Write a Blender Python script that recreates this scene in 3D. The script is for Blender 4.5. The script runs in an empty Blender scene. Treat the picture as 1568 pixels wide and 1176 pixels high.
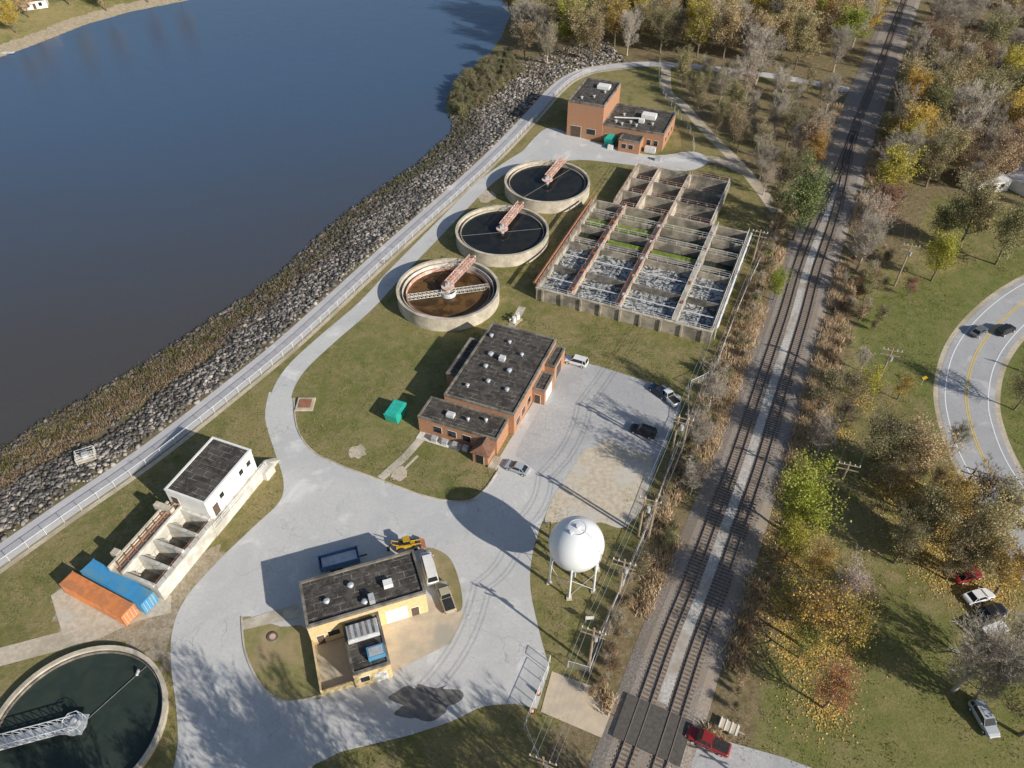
import bpy, math, random
import numpy as np
from mathutils import Vector
from mathutils.geometry import tessellate_polygon
R=random.Random(7); NR=np.random.RandomState(7)
S=bpy.context.scene
# ---------------------------------------------------------------- survey helper: site plan coordinates
H=101.0; F=1180.0; D=math.radians(43.5); SD=math.sin(D); CD=math.cos(D)
def P(u,v,z=0.0):
    dy=588-v; den=F*SD-dy*CD
    return ((H-z)*(u-784)/den,(H-z)*(F*CD+dy*SD)/den)
def PL(l,z=0.0): return [P(a,b,z) for a,b in l]
def catmull(p,n=6,closed=False):
    out=[];N=len(p)
    rng=range(N if closed else N-1)
    for i in rng:
        if closed: a,b,c,d=p[(i-1)%N],p[i],p[(i+1)%N],p[(i+2)%N]
        else: a,b,c,d=p[max(i-1,0)],p[i],p[i+1],p[min(i+2,N-1)]
        for k in range(n):
            t=k/n
            out.append(tuple(.5*((2*b[j])+(-a[j]+c[j])*t+(2*a[j]-5*b[j]+4*c[j]-d[j])*t*t+(-a[j]+3*b[j]-3*c[j]+d[j])*t**3) for j in range(2)))
    if not closed: out.append(tuple(p[-1]))
    return out
# ---------------------------------------------------------------- materials
MATS={}
def newmat(name):
    m=bpy.data.materials.new(name); m.use_nodes=True; nt=m.node_tree; nt.nodes.clear()
    o=nt.nodes.new('ShaderNodeOutputMaterial'); b=nt.nodes.new('ShaderNodeBsdfPrincipled')
    nt.links.new(b.outputs[0],o.inputs[0]); MATS[name]=m
    return m,nt,b,o
def N(nt,t,**k):
    n=nt.nodes.new(t)
    for a,b in k.items(): setattr(n,a,b)
    return n
def noise(nt,vec,scale,detail=6,rough=.6,dist=0):
    n=N(nt,'ShaderNodeTexNoise'); n.inputs['Scale'].default_value=scale; n.inputs['Detail'].default_value=detail
    n.inputs['Roughness'].default_value=rough; n.inputs['Distortion'].default_value=dist
    if vec is not None: nt.links.new(vec,n.inputs['Vector'])
    return n.outputs[0]
def ramp(nt,fac,a,b,ca=0,cb=1):
    n=N(nt,'ShaderNodeMapRange'); n.interpolation_type='SMOOTHSTEP'
    n.inputs[1].default_value=a; n.inputs[2].default_value=b; n.inputs[3].default_value=ca; n.inputs[4].default_value=cb
    nt.links.new(fac,n.inputs[0]); return n.outputs[0]
def mix(nt,fac,a,b,bt='MIX'):
    n=N(nt,'ShaderNodeMix',data_type='RGBA',blend_type=bt)
    if isinstance(fac,(int,float)): n.inputs[0].default_value=fac
    else: nt.links.new(fac,n.inputs[0])
    for i,c in ((6,a),(7,b)):
        if isinstance(c,tuple): n.inputs[i].default_value=(*c,1)
        else: nt.links.new(c,n.inputs[i])
    return n.outputs[2]
def math_(nt,op,a,b=None):
    n=N(nt,'ShaderNodeMath',operation=op)
    for i,c in enumerate((a,b)):
        if c is None: continue
        if isinstance(c,(int,float)): n.inputs[i].default_value=c
        else: nt.links.new(c,n.inputs[i])
    return n.outputs[0]
def objco(nt): return N(nt,'ShaderNodeTexCoord').outputs['Object']
def bump(nt,b,h,st=.5,dist=.1):
    n=N(nt,'ShaderNodeBump'); n.inputs['Strength'].default_value=st; n.inputs['Distance'].default_value=dist
    nt.links.new(h,n.inputs['Height']); nt.links.new(n.outputs[0],b.inputs['Normal'])
def up(c,k): return tuple(min(.85,x*k) for x in c)
def mat(name,c1,c2=None,scale=1.,rough=.85,metal=0,c3=None,s3=.08,bmp=0,bs=None,spec=.3,k=1.45):
    if name in MATS: return MATS[name]
    m,nt,b,o=newmat(name); co=objco(nt)
    if c2 is None: c2=tuple(x*.75 for x in c1)
    c1=up(c1,k);c2=up(c2,k); c3=up(c3,k) if c3 else None
    n1=noise(nt,co,scale,8,.65); c=mix(nt,ramp(nt,n1,.35,.65),c1,c2)
    if c3: c=mix(nt,ramp(nt,noise(nt,co,s3,4,.6),.45,.65),c,c3)
    nt.links.new(c,b.inputs['Base Color']); b.inputs['Roughness'].default_value=rough
    b.inputs['Metallic'].default_value=metal; b.inputs['Specular IOR Level'].default_value=spec
    if bmp: bump(nt,b,noise(nt,co,bs or scale*4,4,.7),bmp,.1)
    return m
def m_asphalt(name,ca,cb,crack=(.22,.215,.21),stain=(.2,.2,.2),ck=.4):
    m,nt,b,o=newmat(name); co=objco(nt)
    c=mix(nt,ramp(nt,noise(nt,co,.07,8,.7,.8),.38,.62),ca,cb)
    c=mix(nt,ramp(nt,noise(nt,co,2.2,8,.8),.3,.75,0,.8),c,tuple(x*.74 for x in ca))
    c=mix(nt,ramp(nt,noise(nt,co,.3,6,.65,1.5),.58,.72,0,.5),c,stain)
    c=mix(nt,ramp(nt,noise(nt,co,.16,5,.6,.5),.56,.70,0,.6),c,up(ca,1.22))
    w=N(nt,'ShaderNodeVectorMath',operation='ADD')
    nn=N(nt,'ShaderNodeTexNoise'); nn.inputs['Scale'].default_value=.8; nn.inputs['Detail'].default_value=6; nt.links.new(co,nn.inputs['Vector'])
    nt.links.new(co,w.inputs[0]); nt.links.new(nn.outputs[1],w.inputs[1])
    v=N(nt,'ShaderNodeTexVoronoi',feature='DISTANCE_TO_EDGE'); v.inputs['Scale'].default_value=.23; nt.links.new(w.outputs[0],v.inputs['Vector'])
    k=ramp(nt,v.outputs[0],.002,.010,ck,0)
    k=math_(nt,'MULTIPLY',k,ramp(nt,noise(nt,co,.12,3),.46,.6))
    c=mix(nt,k,c,crack)
    nt.links.new(c,b.inputs['Base Color']); b.inputs['Roughness'].default_value=.9; b.inputs['Specular IOR Level'].default_value=.25
    bump(nt,b,noise(nt,co,6,5,.7),.25,.05)
    return m
m_asphalt('asphalt_worn',(.66,.65,.63),(.56,.56,.56),stain=(.40,.40,.40),ck=.5)
m_asphalt('asphalt_lot',(.47,.47,.475),(.62,.61,.59),stain=(.33,.33,.34),ck=.6)
m_asphalt('asphalt_highway',(.50,.50,.51),(.42,.42,.43),ck=.7)
m_asphalt('levee_pavement',(.62,.60,.60),(.53,.52,.525),ck=.1)
mat('gravel_pale',(.45,.39,.31),(.35,.295,.225),1.6,c3=(.29,.25,.18),s3=.15,bmp=.4)
mat('gravel_lot',(.48,.41,.32),(.36,.315,.24),1.2,c3=(.42,.40,.36),s3=.12,bmp=.3)
mat('ballast',(.30,.265,.235),(.165,.14,.12),3.5,c3=(.23,.19,.15),s3=.1,bmp=.8,bs=7)
mat('ballast_light',(.46,.44,.41),(.31,.29,.27),3.0,c3=(.28,.24,.20),s3=.15,bmp=.6,bs=7)
mat('concrete',(.46,.41,.33),(.34,.30,.24),.7,c3=(.27,.24,.19),s3=.2)
mat('concrete_wall',(.34,.30,.24),(.22,.195,.155),.5,c3=(.15,.135,.11),s3=.25)
mat('concrete_dark',(.20,.18,.155),(.11,.10,.085),.8,c3=(.07,.065,.055),s3=.2)
mat('concrete_apron',(.47,.385,.28),(.38,.32,.245),.5,c3=(.31,.28,.23),s3=.15)
mat('concrete_white',(.62,.60,.55),(.5,.48,.43),.8,c3=(.4,.38,.33),s3=.2,k=1.25)
mat('brick',(.40,.21,.12),(.30,.155,.09),3,c3=(.34,.19,.12),s3=.3,k=1.3)
mat('brick_tan',(.56,.44,.24),(.46,.36,.19),2,k=1.35)
mat('white_panel',(.74,.73,.70),(.66,.65,.62),.5,k=1.15)
mat('white_paint',(.84,.85,.85),(.80,.82,.84),.25,rough=.35,spec=.5,k=1)
mat('dark_glass',(.02,.025,.03),(.015,.018,.02),1,rough=.08,spec=.6,k=1)
mat('door_dark',(.10,.07,.05),(.07,.05,.04),1)
mat('door_white',(.65,.65,.62),(.55,.55,.52),1,k=1.2)
mat('metal_gray',(.45,.46,.47),(.35,.36,.37),1,rough=.45,metal=.3)
mat('galv',(.55,.55,.55),(.42,.42,.42),1,rough=.6,metal=.1)
mat('wire_dark',(.16,.16,.16),(.12,.12,.12),1)
mat('rust_steel',(.46,.29,.23),(.34,.20,.15),1.5,c3=(.55,.42,.37),s3=.6)
mat('pipe_rust',(.28,.13,.08),(.2,.09,.05),1.5)
mat('teal_paint',(.03,.36,.28),(.02,.28,.22),1,rough=.5)
mat('blue_paint',(.05,.23,.42),(.04,.18,.34),.8,rough=.5,c3=(.10,.22,.30),s3=.4)
mat('orange_paint',(.60,.24,.09),(.48,.18,.07),.8,rough=.55,c3=(.42,.19,.10),s3=.4,k=1.2)
mat('yellow_paint',(.62,.38,.03),(.5,.3,.03),.8,rough=.5,k=.9)
mat('marking_white',(.7,.7,.68),(.6,.6,.58),3)
mat('marking_yellow',(.62,.42,.06),(.5,.34,.05),3)
mat('tie_wood',(.09,.065,.05),(.15,.12,.095),2)
mat('crossing_timber',(.065,.06,.053),(.095,.085,.075),2)
mat('rail_steel',(.30,.25,.22),(.22,.17,.14),2,rough=.4,metal=.4)
mat('pole_wood',(.30,.24,.17),(.22,.17,.12),3)
mat('bark',(.17,.135,.10),(.10,.08,.06),3)
mat('bark_gray',(.36,.32,.27),(.26,.23,.19),3)
mat('tyre',(.02,.02,.02),(.03,.03,.03),2)
mat('shingle_brown',(.17,.09,.06),(.11,.06,.04),2)
mat('paving_dark',(.14,.135,.125),(.10,.095,.09),1.,rough=.6)
mat('algae',(.15,.20,.035),(.09,.13,.02),1.2,c3=(.22,.27,.05),s3=.6,k=1.25)
mat('headlight',(.75,.75,.7),(.7,.7,.65),2,rough=.2)
mat('taillight',(.4,.02,.02),(.3,.01,.01),2,rough=.3)
mat('grass_island',(.165,.16,.06),(.24,.195,.09),.6,c3=(.28,.215,.12),s3=.18,bmp=.6,bs=6)
mat('grass_dry',(.26,.20,.11),(.19,.16,.08),.7,c3=(.16,.145,.055),s3=.2,bmp=.5,bs=6)
for nm,c in dict(paint_silver=(.46,.49,.54),paint_white=(.82,.82,.82),paint_black=(.02,.02,.025),paint_navy=(.03,.05,.10),paint_red=(.30,.03,.03),paint_blue=(.08,.2,.4),paint_beige=(.48,.42,.31),paint_gray=(.15,.16,.17)).items():
    mat(nm,c,tuple(x*.9 for x in c),.8,rough=.28,spec=.6,k=1)
def m_roof():
    m,nt,b,o=newmat('roof_membrane'); co=objco(nt)
    c=mix(nt,ramp(nt,noise(nt,co,.5,8,.7,.8),.4,.6),(.050,.045,.041),(.10,.09,.08))
    br=N(nt,'ShaderNodeTexBrick'); br.inputs['Scale'].default_value=1; br.inputs['Mortar Size'].default_value=.05
    br.inputs['Brick Width'].default_value=2.4; br.inputs['Row Height'].default_value=1.1; br.inputs['Mortar Smooth'].default_value=.5; br.offset=.4
    nt.links.new(co,br.inputs['Vector'])
    k=math_(nt,'MULTIPLY',br.outputs['Fac'],ramp(nt,noise(nt,co,.7,6,.7),.42,.62))
    c=mix(nt,k,c,(.34,.31,.27))
    c=mix(nt,ramp(nt,noise(nt,co,1.4,8,.75,1),.55,.68,0,.7),c,(.30,.27,.23))
    nt.links.new(c,b.inputs['Base Color']); b.inputs['Roughness'].default_value=.85; b.inputs['Specular IOR Level'].default_value=.2
m_roof()
def m_water():
    m,nt,b,o=newmat('river_water'); g=N(nt,'ShaderNodeNewGeometry').outputs['Position']
    sx=N(nt,'ShaderNodeSeparateXYZ'); nt.links.new(g,sx.inputs[0])
    c=mix(nt,ramp(nt,math_(nt,'ADD',math_(nt,'ADD',sx.outputs[1],math_(nt,'MULTIPLY',sx.outputs[0],-.2)),math_(nt,'MULTIPLY',noise(nt,g,.012,3),50)),120,320),(.082,.075,.070),(.065,.115,.20))  # far water turns bluer: sky reflection put into the base colour
    nt.links.new(c,b.inputs['Base Color']); b.inputs['Roughness'].default_value=.12; b.inputs['IOR'].default_value=1.33
    b.inputs['Specular IOR Level'].default_value=.5
    mp=N(nt,'ShaderNodeMapping'); mp.inputs['Scale'].default_value=(1,1.8,1); mp.inputs['Rotation'].default_value=(0,0,.5); nt.links.new(g,mp.inputs[0])
    h=math_(nt,'ADD',noise(nt,mp.outputs[0],.9,5,.6),math_(nt,'MULTIPLY',noise(nt,mp.outputs[0],.12,3),1.2))
    bump(nt,b,h,.22,.35)
    for nm,ca,cb,sc,ro in (('tank_water',(.016,.018,.020),(.026,.027,.024),.2,.06),('tank_brown',(.06,.035,.014),(.16,.085,.03),.25,.12),('tank_green',(.035,.05,.042),(.045,.06,.048),.3,.08)):
        m,nt,b,o=newmat(nm); co=objco(nt)
        nt.links.new(mix(nt,ramp(nt,noise(nt,co,sc,5,.6,1),.4,.6),ca,cb),b.inputs['Base Color']); b.inputs['Roughness'].default_value=ro; b.inputs['IOR'].default_value=1.33
        bump(nt,b,noise(nt,co,1.5,3),.05,.1)
    m,nt,b,o=newmat('foam_water'); co=objco(nt)
    f=ramp(nt,noise(nt,co,.6,8,.62,2.2),.44,.60)
    f=math_(nt,'MULTIPLY',f,ramp(nt,noise(nt,co,4,5,.7),.25,.6,.5,1))
    nt.links.new(mix(nt,f,(.06,.07,.08),(.66,.66,.63)),b.inputs['Base Color']); b.inputs['Roughness'].default_value=.5
m_water()
def m_ground():
    m,nt,b,o=newmat('grass_ground'); g=N(nt,'ShaderNodeNewGeometry').outputs['Position']
    a=N(nt,'ShaderNodeAttribute'); a.attribute_name='mask'; sp=N(nt,'ShaderNodeSeparateColor'); nt.links.new(a.outputs['Color'],sp.inputs[0])
    big=noise(nt,g,.04,7,.7,.6); med=noise(nt,g,.35,8,.75,.4); fine=noise(nt,g,2.6,8,.85); f2=noise(nt,g,1.1,8,.8)
    c=mix(nt,ramp(nt,big,.40,.60),(.225,.225,.075),(.36,.305,.135))
    c=mix(nt,ramp(nt,med,.42,.64,0,.85),c,(.42,.325,.175))
    c=mix(nt,ramp(nt,noise(nt,g,.12,6,.7,1),.53,.66,0,.8),c,(.185,.20,.065))
    gr=mix(nt,ramp(nt,med,.4,.65),(.185,.225,.06),(.28,.27,.10))
    c=mix(nt,sp.outputs[1],c,gr)
    wn=math_(nt,'MULTIPLY',math_(nt,'SUBTRACT',noise(nt,g,.25,6,.7),.5),.9)
    lit=mix(nt,ramp(nt,noise(nt,g,.8,8,.75),.35,.65),(.38,.29,.18),(.21,.165,.095))
    lit=mix(nt,ramp(nt,noise(nt,g,.09,4),.5,.65,0,.7),lit,(.25,.235,.095))
    c=mix(nt,ramp(nt,math_(nt,'ADD',sp.outputs[0],wn),.35,.65),c,lit)
    dirt=mix(nt,ramp(nt,noise(nt,g,.7,8,.75),.35,.65),(.60,.51,.39),(.42,.34,.24))
    c=mix(nt,ramp(nt,math_(nt,'ADD',sp.outputs[2],wn),.4,.6),c,dirt)
    c=mix(nt,ramp(nt,fine,.38,.66,0,.5),c,(.10,.095,.035))
    c=mix(nt,ramp(nt,f2,.5,.68,0,.4),c,(.11,.105,.04))
    nt.links.new(c,b.inputs['Base Color']); b.inputs['Roughness'].default_value=.95; b.inputs['Specular IOR Level'].default_value=.1
    bump(nt,b,math_(nt,'ADD',fine,med),.8,.2)
m_ground()
def m_tone(name,dark,light,transl=0.,rough=.8):
    m,nt,b,o=newmat(name)
    a=N(nt,'ShaderNodeAttribute'); a.attribute_name='tone'
    oi=N(nt,'ShaderNodeObjectInfo')
    c=mix(nt,a.outputs['Fac'],dark,light)
    hs=N(nt,'ShaderNodeHueSaturation'); nt.links.new(c,hs.inputs['Color'])
    nt.links.new(ramp(nt,oi.outputs['Random'],0,1,.478,.522),hs.inputs['Hue']); nt.links.new(ramp(nt,oi.outputs['Random'],0,1,1.15,.82),hs.inputs['Value'])
    nt.nodes.remove(b); b=N(nt,'ShaderNodeBsdfDiffuse'); nt.links.new(hs.outputs[0],b.inputs[0]); nt.links.new(b.outputs[0],o.inputs[0])
    if transl:
        t=N(nt,'ShaderNodeBsdfTranslucent'); nt.links.new(hs.outputs[0],t.inputs[0]); ms=N(nt,'ShaderNodeMixShader'); ms.inputs[0].default_value=transl
        nt.links.new(b.outputs[0],ms.inputs[1]); nt.links.new(t.outputs[0],ms.inputs[2]); nt.links.new(ms.outputs[0],o.inputs[0])
LEAF=dict(gold=((.40,.30,.06),(.85,.68,.18)),yellowgreen=((.22,.24,.035),(.62,.62,.14)),green=((.17,.20,.07),(.42,.45,.20)),
 olive=((.21,.20,.09),(.50,.46,.25)),tan=((.36,.27,.15),(.76,.62,.37)),orange=((.40,.21,.07),(.75,.46,.18)),bare=((.36,.29,.20),(.58,.48,.35)),pink=((.45,.35,.3),(.7,.56,.5)),red=((.28,.14,.09),(.50,.29,.19)))
for k,(a,b_) in LEAF.items(): m_tone('leaf_'+k,a,b_,.3)
m_tone('riprap_rock',(.08,.073,.065),(.56,.51,.45))
m_tone('straw',(.38,.30,.18),(.82,.70,.48),.25)
m_tone('weeds_brown',(.15,.12,.07),(.44,.36,.22),.2)
m_tone('reed',(.09,.10,.035),(.28,.27,.11),.25)
m_tone('lawn_blade',(.10,.11,.035),(.50,.42,.20),.2)
m_tone('leaf_litter',(.35,.22,.06),(.80,.60,.20),.1)
def m_link():
    m,nt,b,o=newmat('chain_link'); b.inputs['Base Color'].default_value=(.6,.6,.59,1); b.inputs['Roughness'].default_value=.6
    t=N(nt,'ShaderNodeBsdfTransparent'); ms=N(nt,'ShaderNodeMixShader'); ms.inputs[0].default_value=.2
    nt.links.new(t.outputs[0],ms.inputs[1]); nt.links.new(b.outputs[0],ms.inputs[2]); nt.links.new(ms.outputs[0],o.inputs[0])
m_link()
# ---------------------------------------------------------------- mesh builder
class MB:
    def __init__(s): s.v=[];s.f=[];s.m=[];s.mats=[]
    def mi(s,m):
        if m not in s.mats: s.mats.append(m)
        return s.mats.index(m)
    def add(s,vs,fs,m):
        b=len(s.v); s.v+=[tuple(x) for x in vs]; i=s.mi(m)
        for f in fs: s.f.append([b+k for k in f]); s.m.append(i)
    def box(s,x0,x1,y0,y1,z0,z1,m):
        s.add([(x0,y0,z0),(x1,y0,z0),(x1,y1,z0),(x0,y1,z0),(x0,y0,z1),(x1,y0,z1),(x1,y1,z1),(x0,y1,z1)],
          [(0,3,2,1),(4,5,6,7),(0,1,5,4),(1,2,6,5),(2,3,7,6),(3,0,4,7)],m)
    def frus(s,x0,x1,y0,y1,z0,z1,ix,iy,m,ix2=None):
        i2=ix if ix2 is None else ix2
        s.add([(x0,y0,z0),(x1,y0,z0),(x1,y1,z0),(x0,y1,z0),(x0+ix,y0+iy,z1),(x1-i2,y0+iy,z1),(x1-i2,y1-iy,z1),(x0+ix,y1-iy,z1)],
          [(0,3,2,1),(4,5,6,7),(0,1,5,4),(1,2,6,5),(2,3,7,6),(3,0,4,7)],m)
    def tube(s,p,q,r0,r1=None,n=4,m='bark',cap=True):
        r1=r0 if r1 is None else r1
        p=Vector(p);q=Vector(q);d=(q-p)
        if d.length<1e-6: return
        d.normalize(); a=d.orthogonal().normalized(); b=d.cross(a)
        vs=[];
        for c,r in ((p,r0),(q,r1)):
            for k in range(n):
                t=2*math.pi*(k+.5)/n; vs.append(c+a*math.cos(t)*r+b*math.sin(t)*r)
        fs=[(k,(k+1)%n,n+(k+1)%n,n+k) for k in range(n)]
        if cap: fs+=[tuple(range(n))[::-1],tuple(range(n,2*n))]
        s.add(vs,fs,m)
    def cyl(s,x,y,z0,z1,r,m,n=24,r1=None): s.tube((x,y,z0),(x,y,z1),r,r1,n,m)
    def ring(s,x,y,ri,ro,z0,z1,m,n=96):
        vs=[]
        for k in range(n):
            t=2*math.pi*k/n;c,q=math.cos(t),math.sin(t)
            vs+=[(x+ri*c,y+ri*q,z0),(x+ro*c,y+ro*q,z0),(x+ro*c,y+ro*q,z1),(x+ri*c,y+ri*q,z1)]
        fs=[]
        for k in range(n):
            a=4*k;b=4*((k+1)%n)
            for i in range(4):
                j=(i+1)%4; fs.append((a+i,b+i,b+j,a+j))
        s.add(vs,fs,m)
    def disk(s,x,y,z,r,m,n=96): s.add([(x+r*math.cos(2*math.pi*k/n),y+r*math.sin(2*math.pi*k/n),z) for k in range(n)],[tuple(range(n))],m)
    def poly(s,pts,z,m):
        ar=sum(pts[i][0]*pts[(i+1)%len(pts)][1]-pts[(i+1)%len(pts)][0]*pts[i][1] for i in range(len(pts)))
        if ar<0: pts=pts[::-1]
        tr=tessellate_polygon([[Vector((p[0],p[1],0)) for p in pts]])
        fs=[]
        for t in tr:
            a,b,c=[pts[i] for i in t]
            cr=(b[0]-a[0])*(c[1]-a[1])-(b[1]-a[1])*(c[0]-a[0])
            fs.append(t if cr>0 else t[::-1])
        s.add([(p[0],p[1],z) for p in pts],fs,m)
    def strip(s,pts,w,z,m,off=0,zt=None):
        L=offset(pts,off+w/2);Rr=offset(pts,off-w/2);n=len(pts)
        if zt is None:
            s.add([(a[0],a[1],z) for a in L]+[(a[0],a[1],z) for a in Rr],[(n+i,n+i+1,i+1,i) for i in range(n-1)],m)
        else:
            vs=[(a[0],a[1],z) for a in L]+[(a[0],a[1],z) for a in Rr]+[(a[0],a[1],zt) for a in L]+[(a[0],a[1],zt) for a in Rr]
            fs=[]
            for i in range(n-1): fs+=[(3*n+i,3*n+i+1,2*n+i+1,2*n+i),(n+i,n+i+1,3*n+i+1,3*n+i),(2*n+i,2*n+i+1,i+1,i)]
            fs+=[(0,n,3*n,2*n),(n-1,3*n-1,4*n-1,2*n-1)]
            s.add(vs,fs,m)
    def obj(s,name,parent=None,loc=(0,0,0),rot=0,smooth=False,bevel=0):
        me=bpy.data.meshes.new(name); me.from_pydata(s.v,[],s.f)
        for m in s.mats: me.materials.append(MATS[m])
        me.polygons.foreach_set('material_index',s.m)
        if smooth: me.polygons.foreach_set('use_smooth',[True]*len(s.f))
        me.update()
        o=bpy.data.objects.new(name,me); S.collection.objects.link(o); o.location=loc; o.rotation_euler=(0,0,rot)
        if parent: o.parent=parent
        if bevel:
            bm=o.modifiers.new('bevel','BEVEL'); bm.width=bevel; bm.segments=2; bm.limit_method='ANGLE'
        return o
def offset(pts,d):
    out=[];n=len(pts)
    for i in range(n):
        a=pts[max(i-1,0)];b=pts[min(i+1,n-1)]
        dx,dy=b[0]-a[0],b[1]-a[1];l=math.hypot(dx,dy) or 1
        out.append((pts[i][0]-dy/l*d,pts[i][1]+dx/l*d))
    return out
def resample(pts,step):
    out=[pts[0]];acc=0;ang=[math.atan2(pts[1][1]-pts[0][1],pts[1][0]-pts[0][0])]
    for a,b in zip(pts,pts[1:]):
        l=math.hypot(b[0]-a[0],b[1]-a[1])
        t=step-acc
        while t<=l:
            out.append((a[0]+(b[0]-a[0])*t/l,a[1]+(b[1]-a[1])*t/l)); ang.append(math.atan2(b[1]-a[1],b[0]-a[0])); t+=step
        acc=(acc+l)%step if l+acc>=step else acc+l
    return out,ang
class Group:
    def __init__(s,name,loc=(0,0),rot=0,z=0,sc=1):
        s.e=bpy.data.objects.new(name,None); S.collection.objects.link(s.e); s.e.location=(loc[0],loc[1],z); s.e.rotation_euler=(0,0,rot); s.e.scale=(sc,sc,sc); s.p={}; s.o={}
    def part(s,n,**k):
        if n not in s.p: s.p[n]=MB(); s.o[n]=k
        return s.p[n]
    def done(s):
        for n,b in s.p.items():
            if b.v: b.obj(n,parent=s.e,**s.o[n])
        return s.e
def frame(a,b,c,z):
    A=P(*a,z);B=P(*b,z);C=P(*c,z); dx,dy=B[0]-A[0],B[1]-A[1];w=math.hypot(dx,dy);ang=math.atan2(dy,dx)
    nx,ny=-dy/w,dx/w; l=(C[0]-A[0])*nx+(C[1]-A[1])*ny
    return A,ang,w,l
# ---------------------------------------------------------------- terrain
WZ=-4.0
shore=[(-600,-835)]+PL([(-120,770),(-50,722),(0,690),(60,650),(120,617),(200,572),(280,520),(330,487),(400,442),(450,402),(480,370),(530,328),(580,292),(640,252),(690,207),(697,188),(683,172),(682,155),(695,130),(722,105),(750,82),(768,55),(778,30),(800,0)],WZ)+[(30,430),(120,900),(200,2600)]
farb=[(-2600,60),(-600,190)]+PL([(-100,118),(0,88),(60,66),(130,38),(200,18),(290,0)],WZ)+[(-118,430),(-60,900),(-80,2600)]
wpoly=np.array(shore+farb[::-1])
path=[(-600+21,-835-11.5)]+catmull(PL([(-120,935),(0,850),(100,780),(200,712),(270,660),(350,597),(430,532),(510,460),(600,377),(700,288),(760,232),(810,180),(850,136),(880,115),(920,104),(1000,98),(1100,106),(1200,119),(1300,138)]),5)
railc=catmull(PL([(1560,-330),(1440,-130),(1385,0),(1350,95),(1312,190),(1284,280),(1240,400),(1215,488),(1175,615),(1145,710),(1108,815),(1078,900),(1045,985),(1018,1065),(993,1140),(960,1235),(900,1400)]),6)
bpoly=np.array(shore[:-3]+[P(1560,-330)]+railc[:24]+path[::-1])
def pip(X,Y,poly):
    ins=np.zeros(X.shape,bool);n=len(poly)
    for i in range(n):
        x0,y0=poly[i];x1,y1=poly[(i+1)%n]
        if y0==y1: continue
        c=((y0>Y)!=(y1>Y))&(X<(x1-x0)*(Y-y0)/(y1-y0)+x0); ins^=c
    return ins
def dist(X,Y,pl):
    d=np.full(X.shape,1e9)
    for (x0,y0),(x1,y1) in zip(pl,pl[1:]):
        dx,dy=x1-x0,y1-y0;l2=dx*dx+dy*dy+1e-9
        t=np.clip(((X-x0)*dx+(Y-y0)*dy)/l2,0,1); d=np.minimum(d,np.hypot(X-x0-t*dx,Y-y0-t*dy))
    return d
def terrain(X,Y):
    inw=pip(X,Y,wpoly); dN=dist(X,Y,shore); dFb=dist(X,Y,farb); dP=np.minimum(dist(X,Y,path)-2.6,dist(X,Y,railc)-8).clip(0)
    inb=pip(X,Y,bpoly)&~inw
    dp=np.minimum(dP,25); t=dp/(dp+dN+1e-6)
    z=np.where(inb,WZ*t,0.); z=np.where(~inb&~inw,np.minimum(0,WZ+.2*dFb),z)
    z=np.where(inw,WZ-np.minimum(3,.25*np.minimum(dN,dFb)),z)
    return z,inb,t,dN,inw
def tz(x,y): return float(terrain(np.array([x]),np.array([y]))[0][0])
xs=np.concatenate([-np.geomspace(2500,245,14),np.arange(-238,238,1.5),np.geomspace(245,2500,14)])
ys=np.concatenate([[-2500,-1200,-600,-300,-150,-70,-30,0],np.arange(14,372,1.5),np.geomspace(378,3000,16)])
GX,GY=np.meshgrid(xs,ys); X=GX.ravel();Y=GY.ravel()
Z,inb,tt,dN,inw=terrain(X,Y)
nx,ny=len(xs),len(ys)
idx=np.arange(nx*ny).reshape(ny,nx)
fc=np.stack([idx[:-1,:-1],idx[:-1,1:],idx[1:,1:],idx[1:,:-1]],-1).reshape(-1,4)
def npmesh(name,V,Fc,mats,attrs=None,mi=None,smooth=False):
    me=bpy.data.meshes.new(name); me.vertices.add(len(V)); me.vertices.foreach_set('co',np.asarray(V,np.float32).ravel())
    k=Fc.shape[1]; me.loops.add(Fc.size); me.loops.foreach_set('vertex_index',Fc.ravel().astype(np.int32)); me.polygons.add(len(Fc))
    me.polygons.foreach_set('loop_start',np.arange(0,Fc.size,k,dtype=np.int32)); me.polygons.foreach_set('loop_total',np.full(len(Fc),k,np.int32))
    for m in mats: me.materials.append(MATS[m])
    if smooth: me.polygons.foreach_set('use_smooth',np.ones(len(Fc),bool))
    me.update(calc_edges=True)
    if attrs:
        for a,val in attrs.items():
            if val.ndim==2: at=me.attributes.new(a,'FLOAT_COLOR','POINT'); at.data.foreach_set('color',val.astype(np.float32).ravel())
            else: at=me.attributes.new(a,'FLOAT','POINT'); at.data.foreach_set('value',val.astype(np.float32))
    me.validate()
    return me
def link(name,me,parent=None,loc=(0,0,0),rot=0,sc=1):
    o=bpy.data.objects.new(name,me); S.collection.objects.link(o); o.location=loc; o.rotation_euler=(0,0,rot); o.scale=(sc,)*3 if not isinstance(sc,tuple) else sc
    if parent: o.parent=parent
    return o
dR=dist(X,Y,railc)
woodsN=PL([(770,40),(795,95),(860,100),(920,92),(1000,84),(1120,94),(1240,110),(1320,128),(1345,70),(1372,0),(1400,-60),(1380,-120),(900,-120),(760,-60),(800,0)])
woodsN2=PL([(1030,112),(1300,142),(1296,195),(1262,285),(1215,370),(1175,330),(1130,240),(1060,170)])
woodsR=PL([(1395,0),(1420,-90),(1760,-90),(1700,330),(1600,325),(1500,300),(1430,300),(1380,400),(1320,420),(1282,400),(1300,300),(1330,210)])
woodsR2=PL([(1240,640),(1300,560),(1400,590),(1440,640),(1500,760),(1568,860),(1560,930),(1440,930),(1370,850),(1280,800),(1200,720)])
mask=np.zeros((len(X),4)); mask[:,3]=1
lit=np.zeros(len(X))
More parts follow.
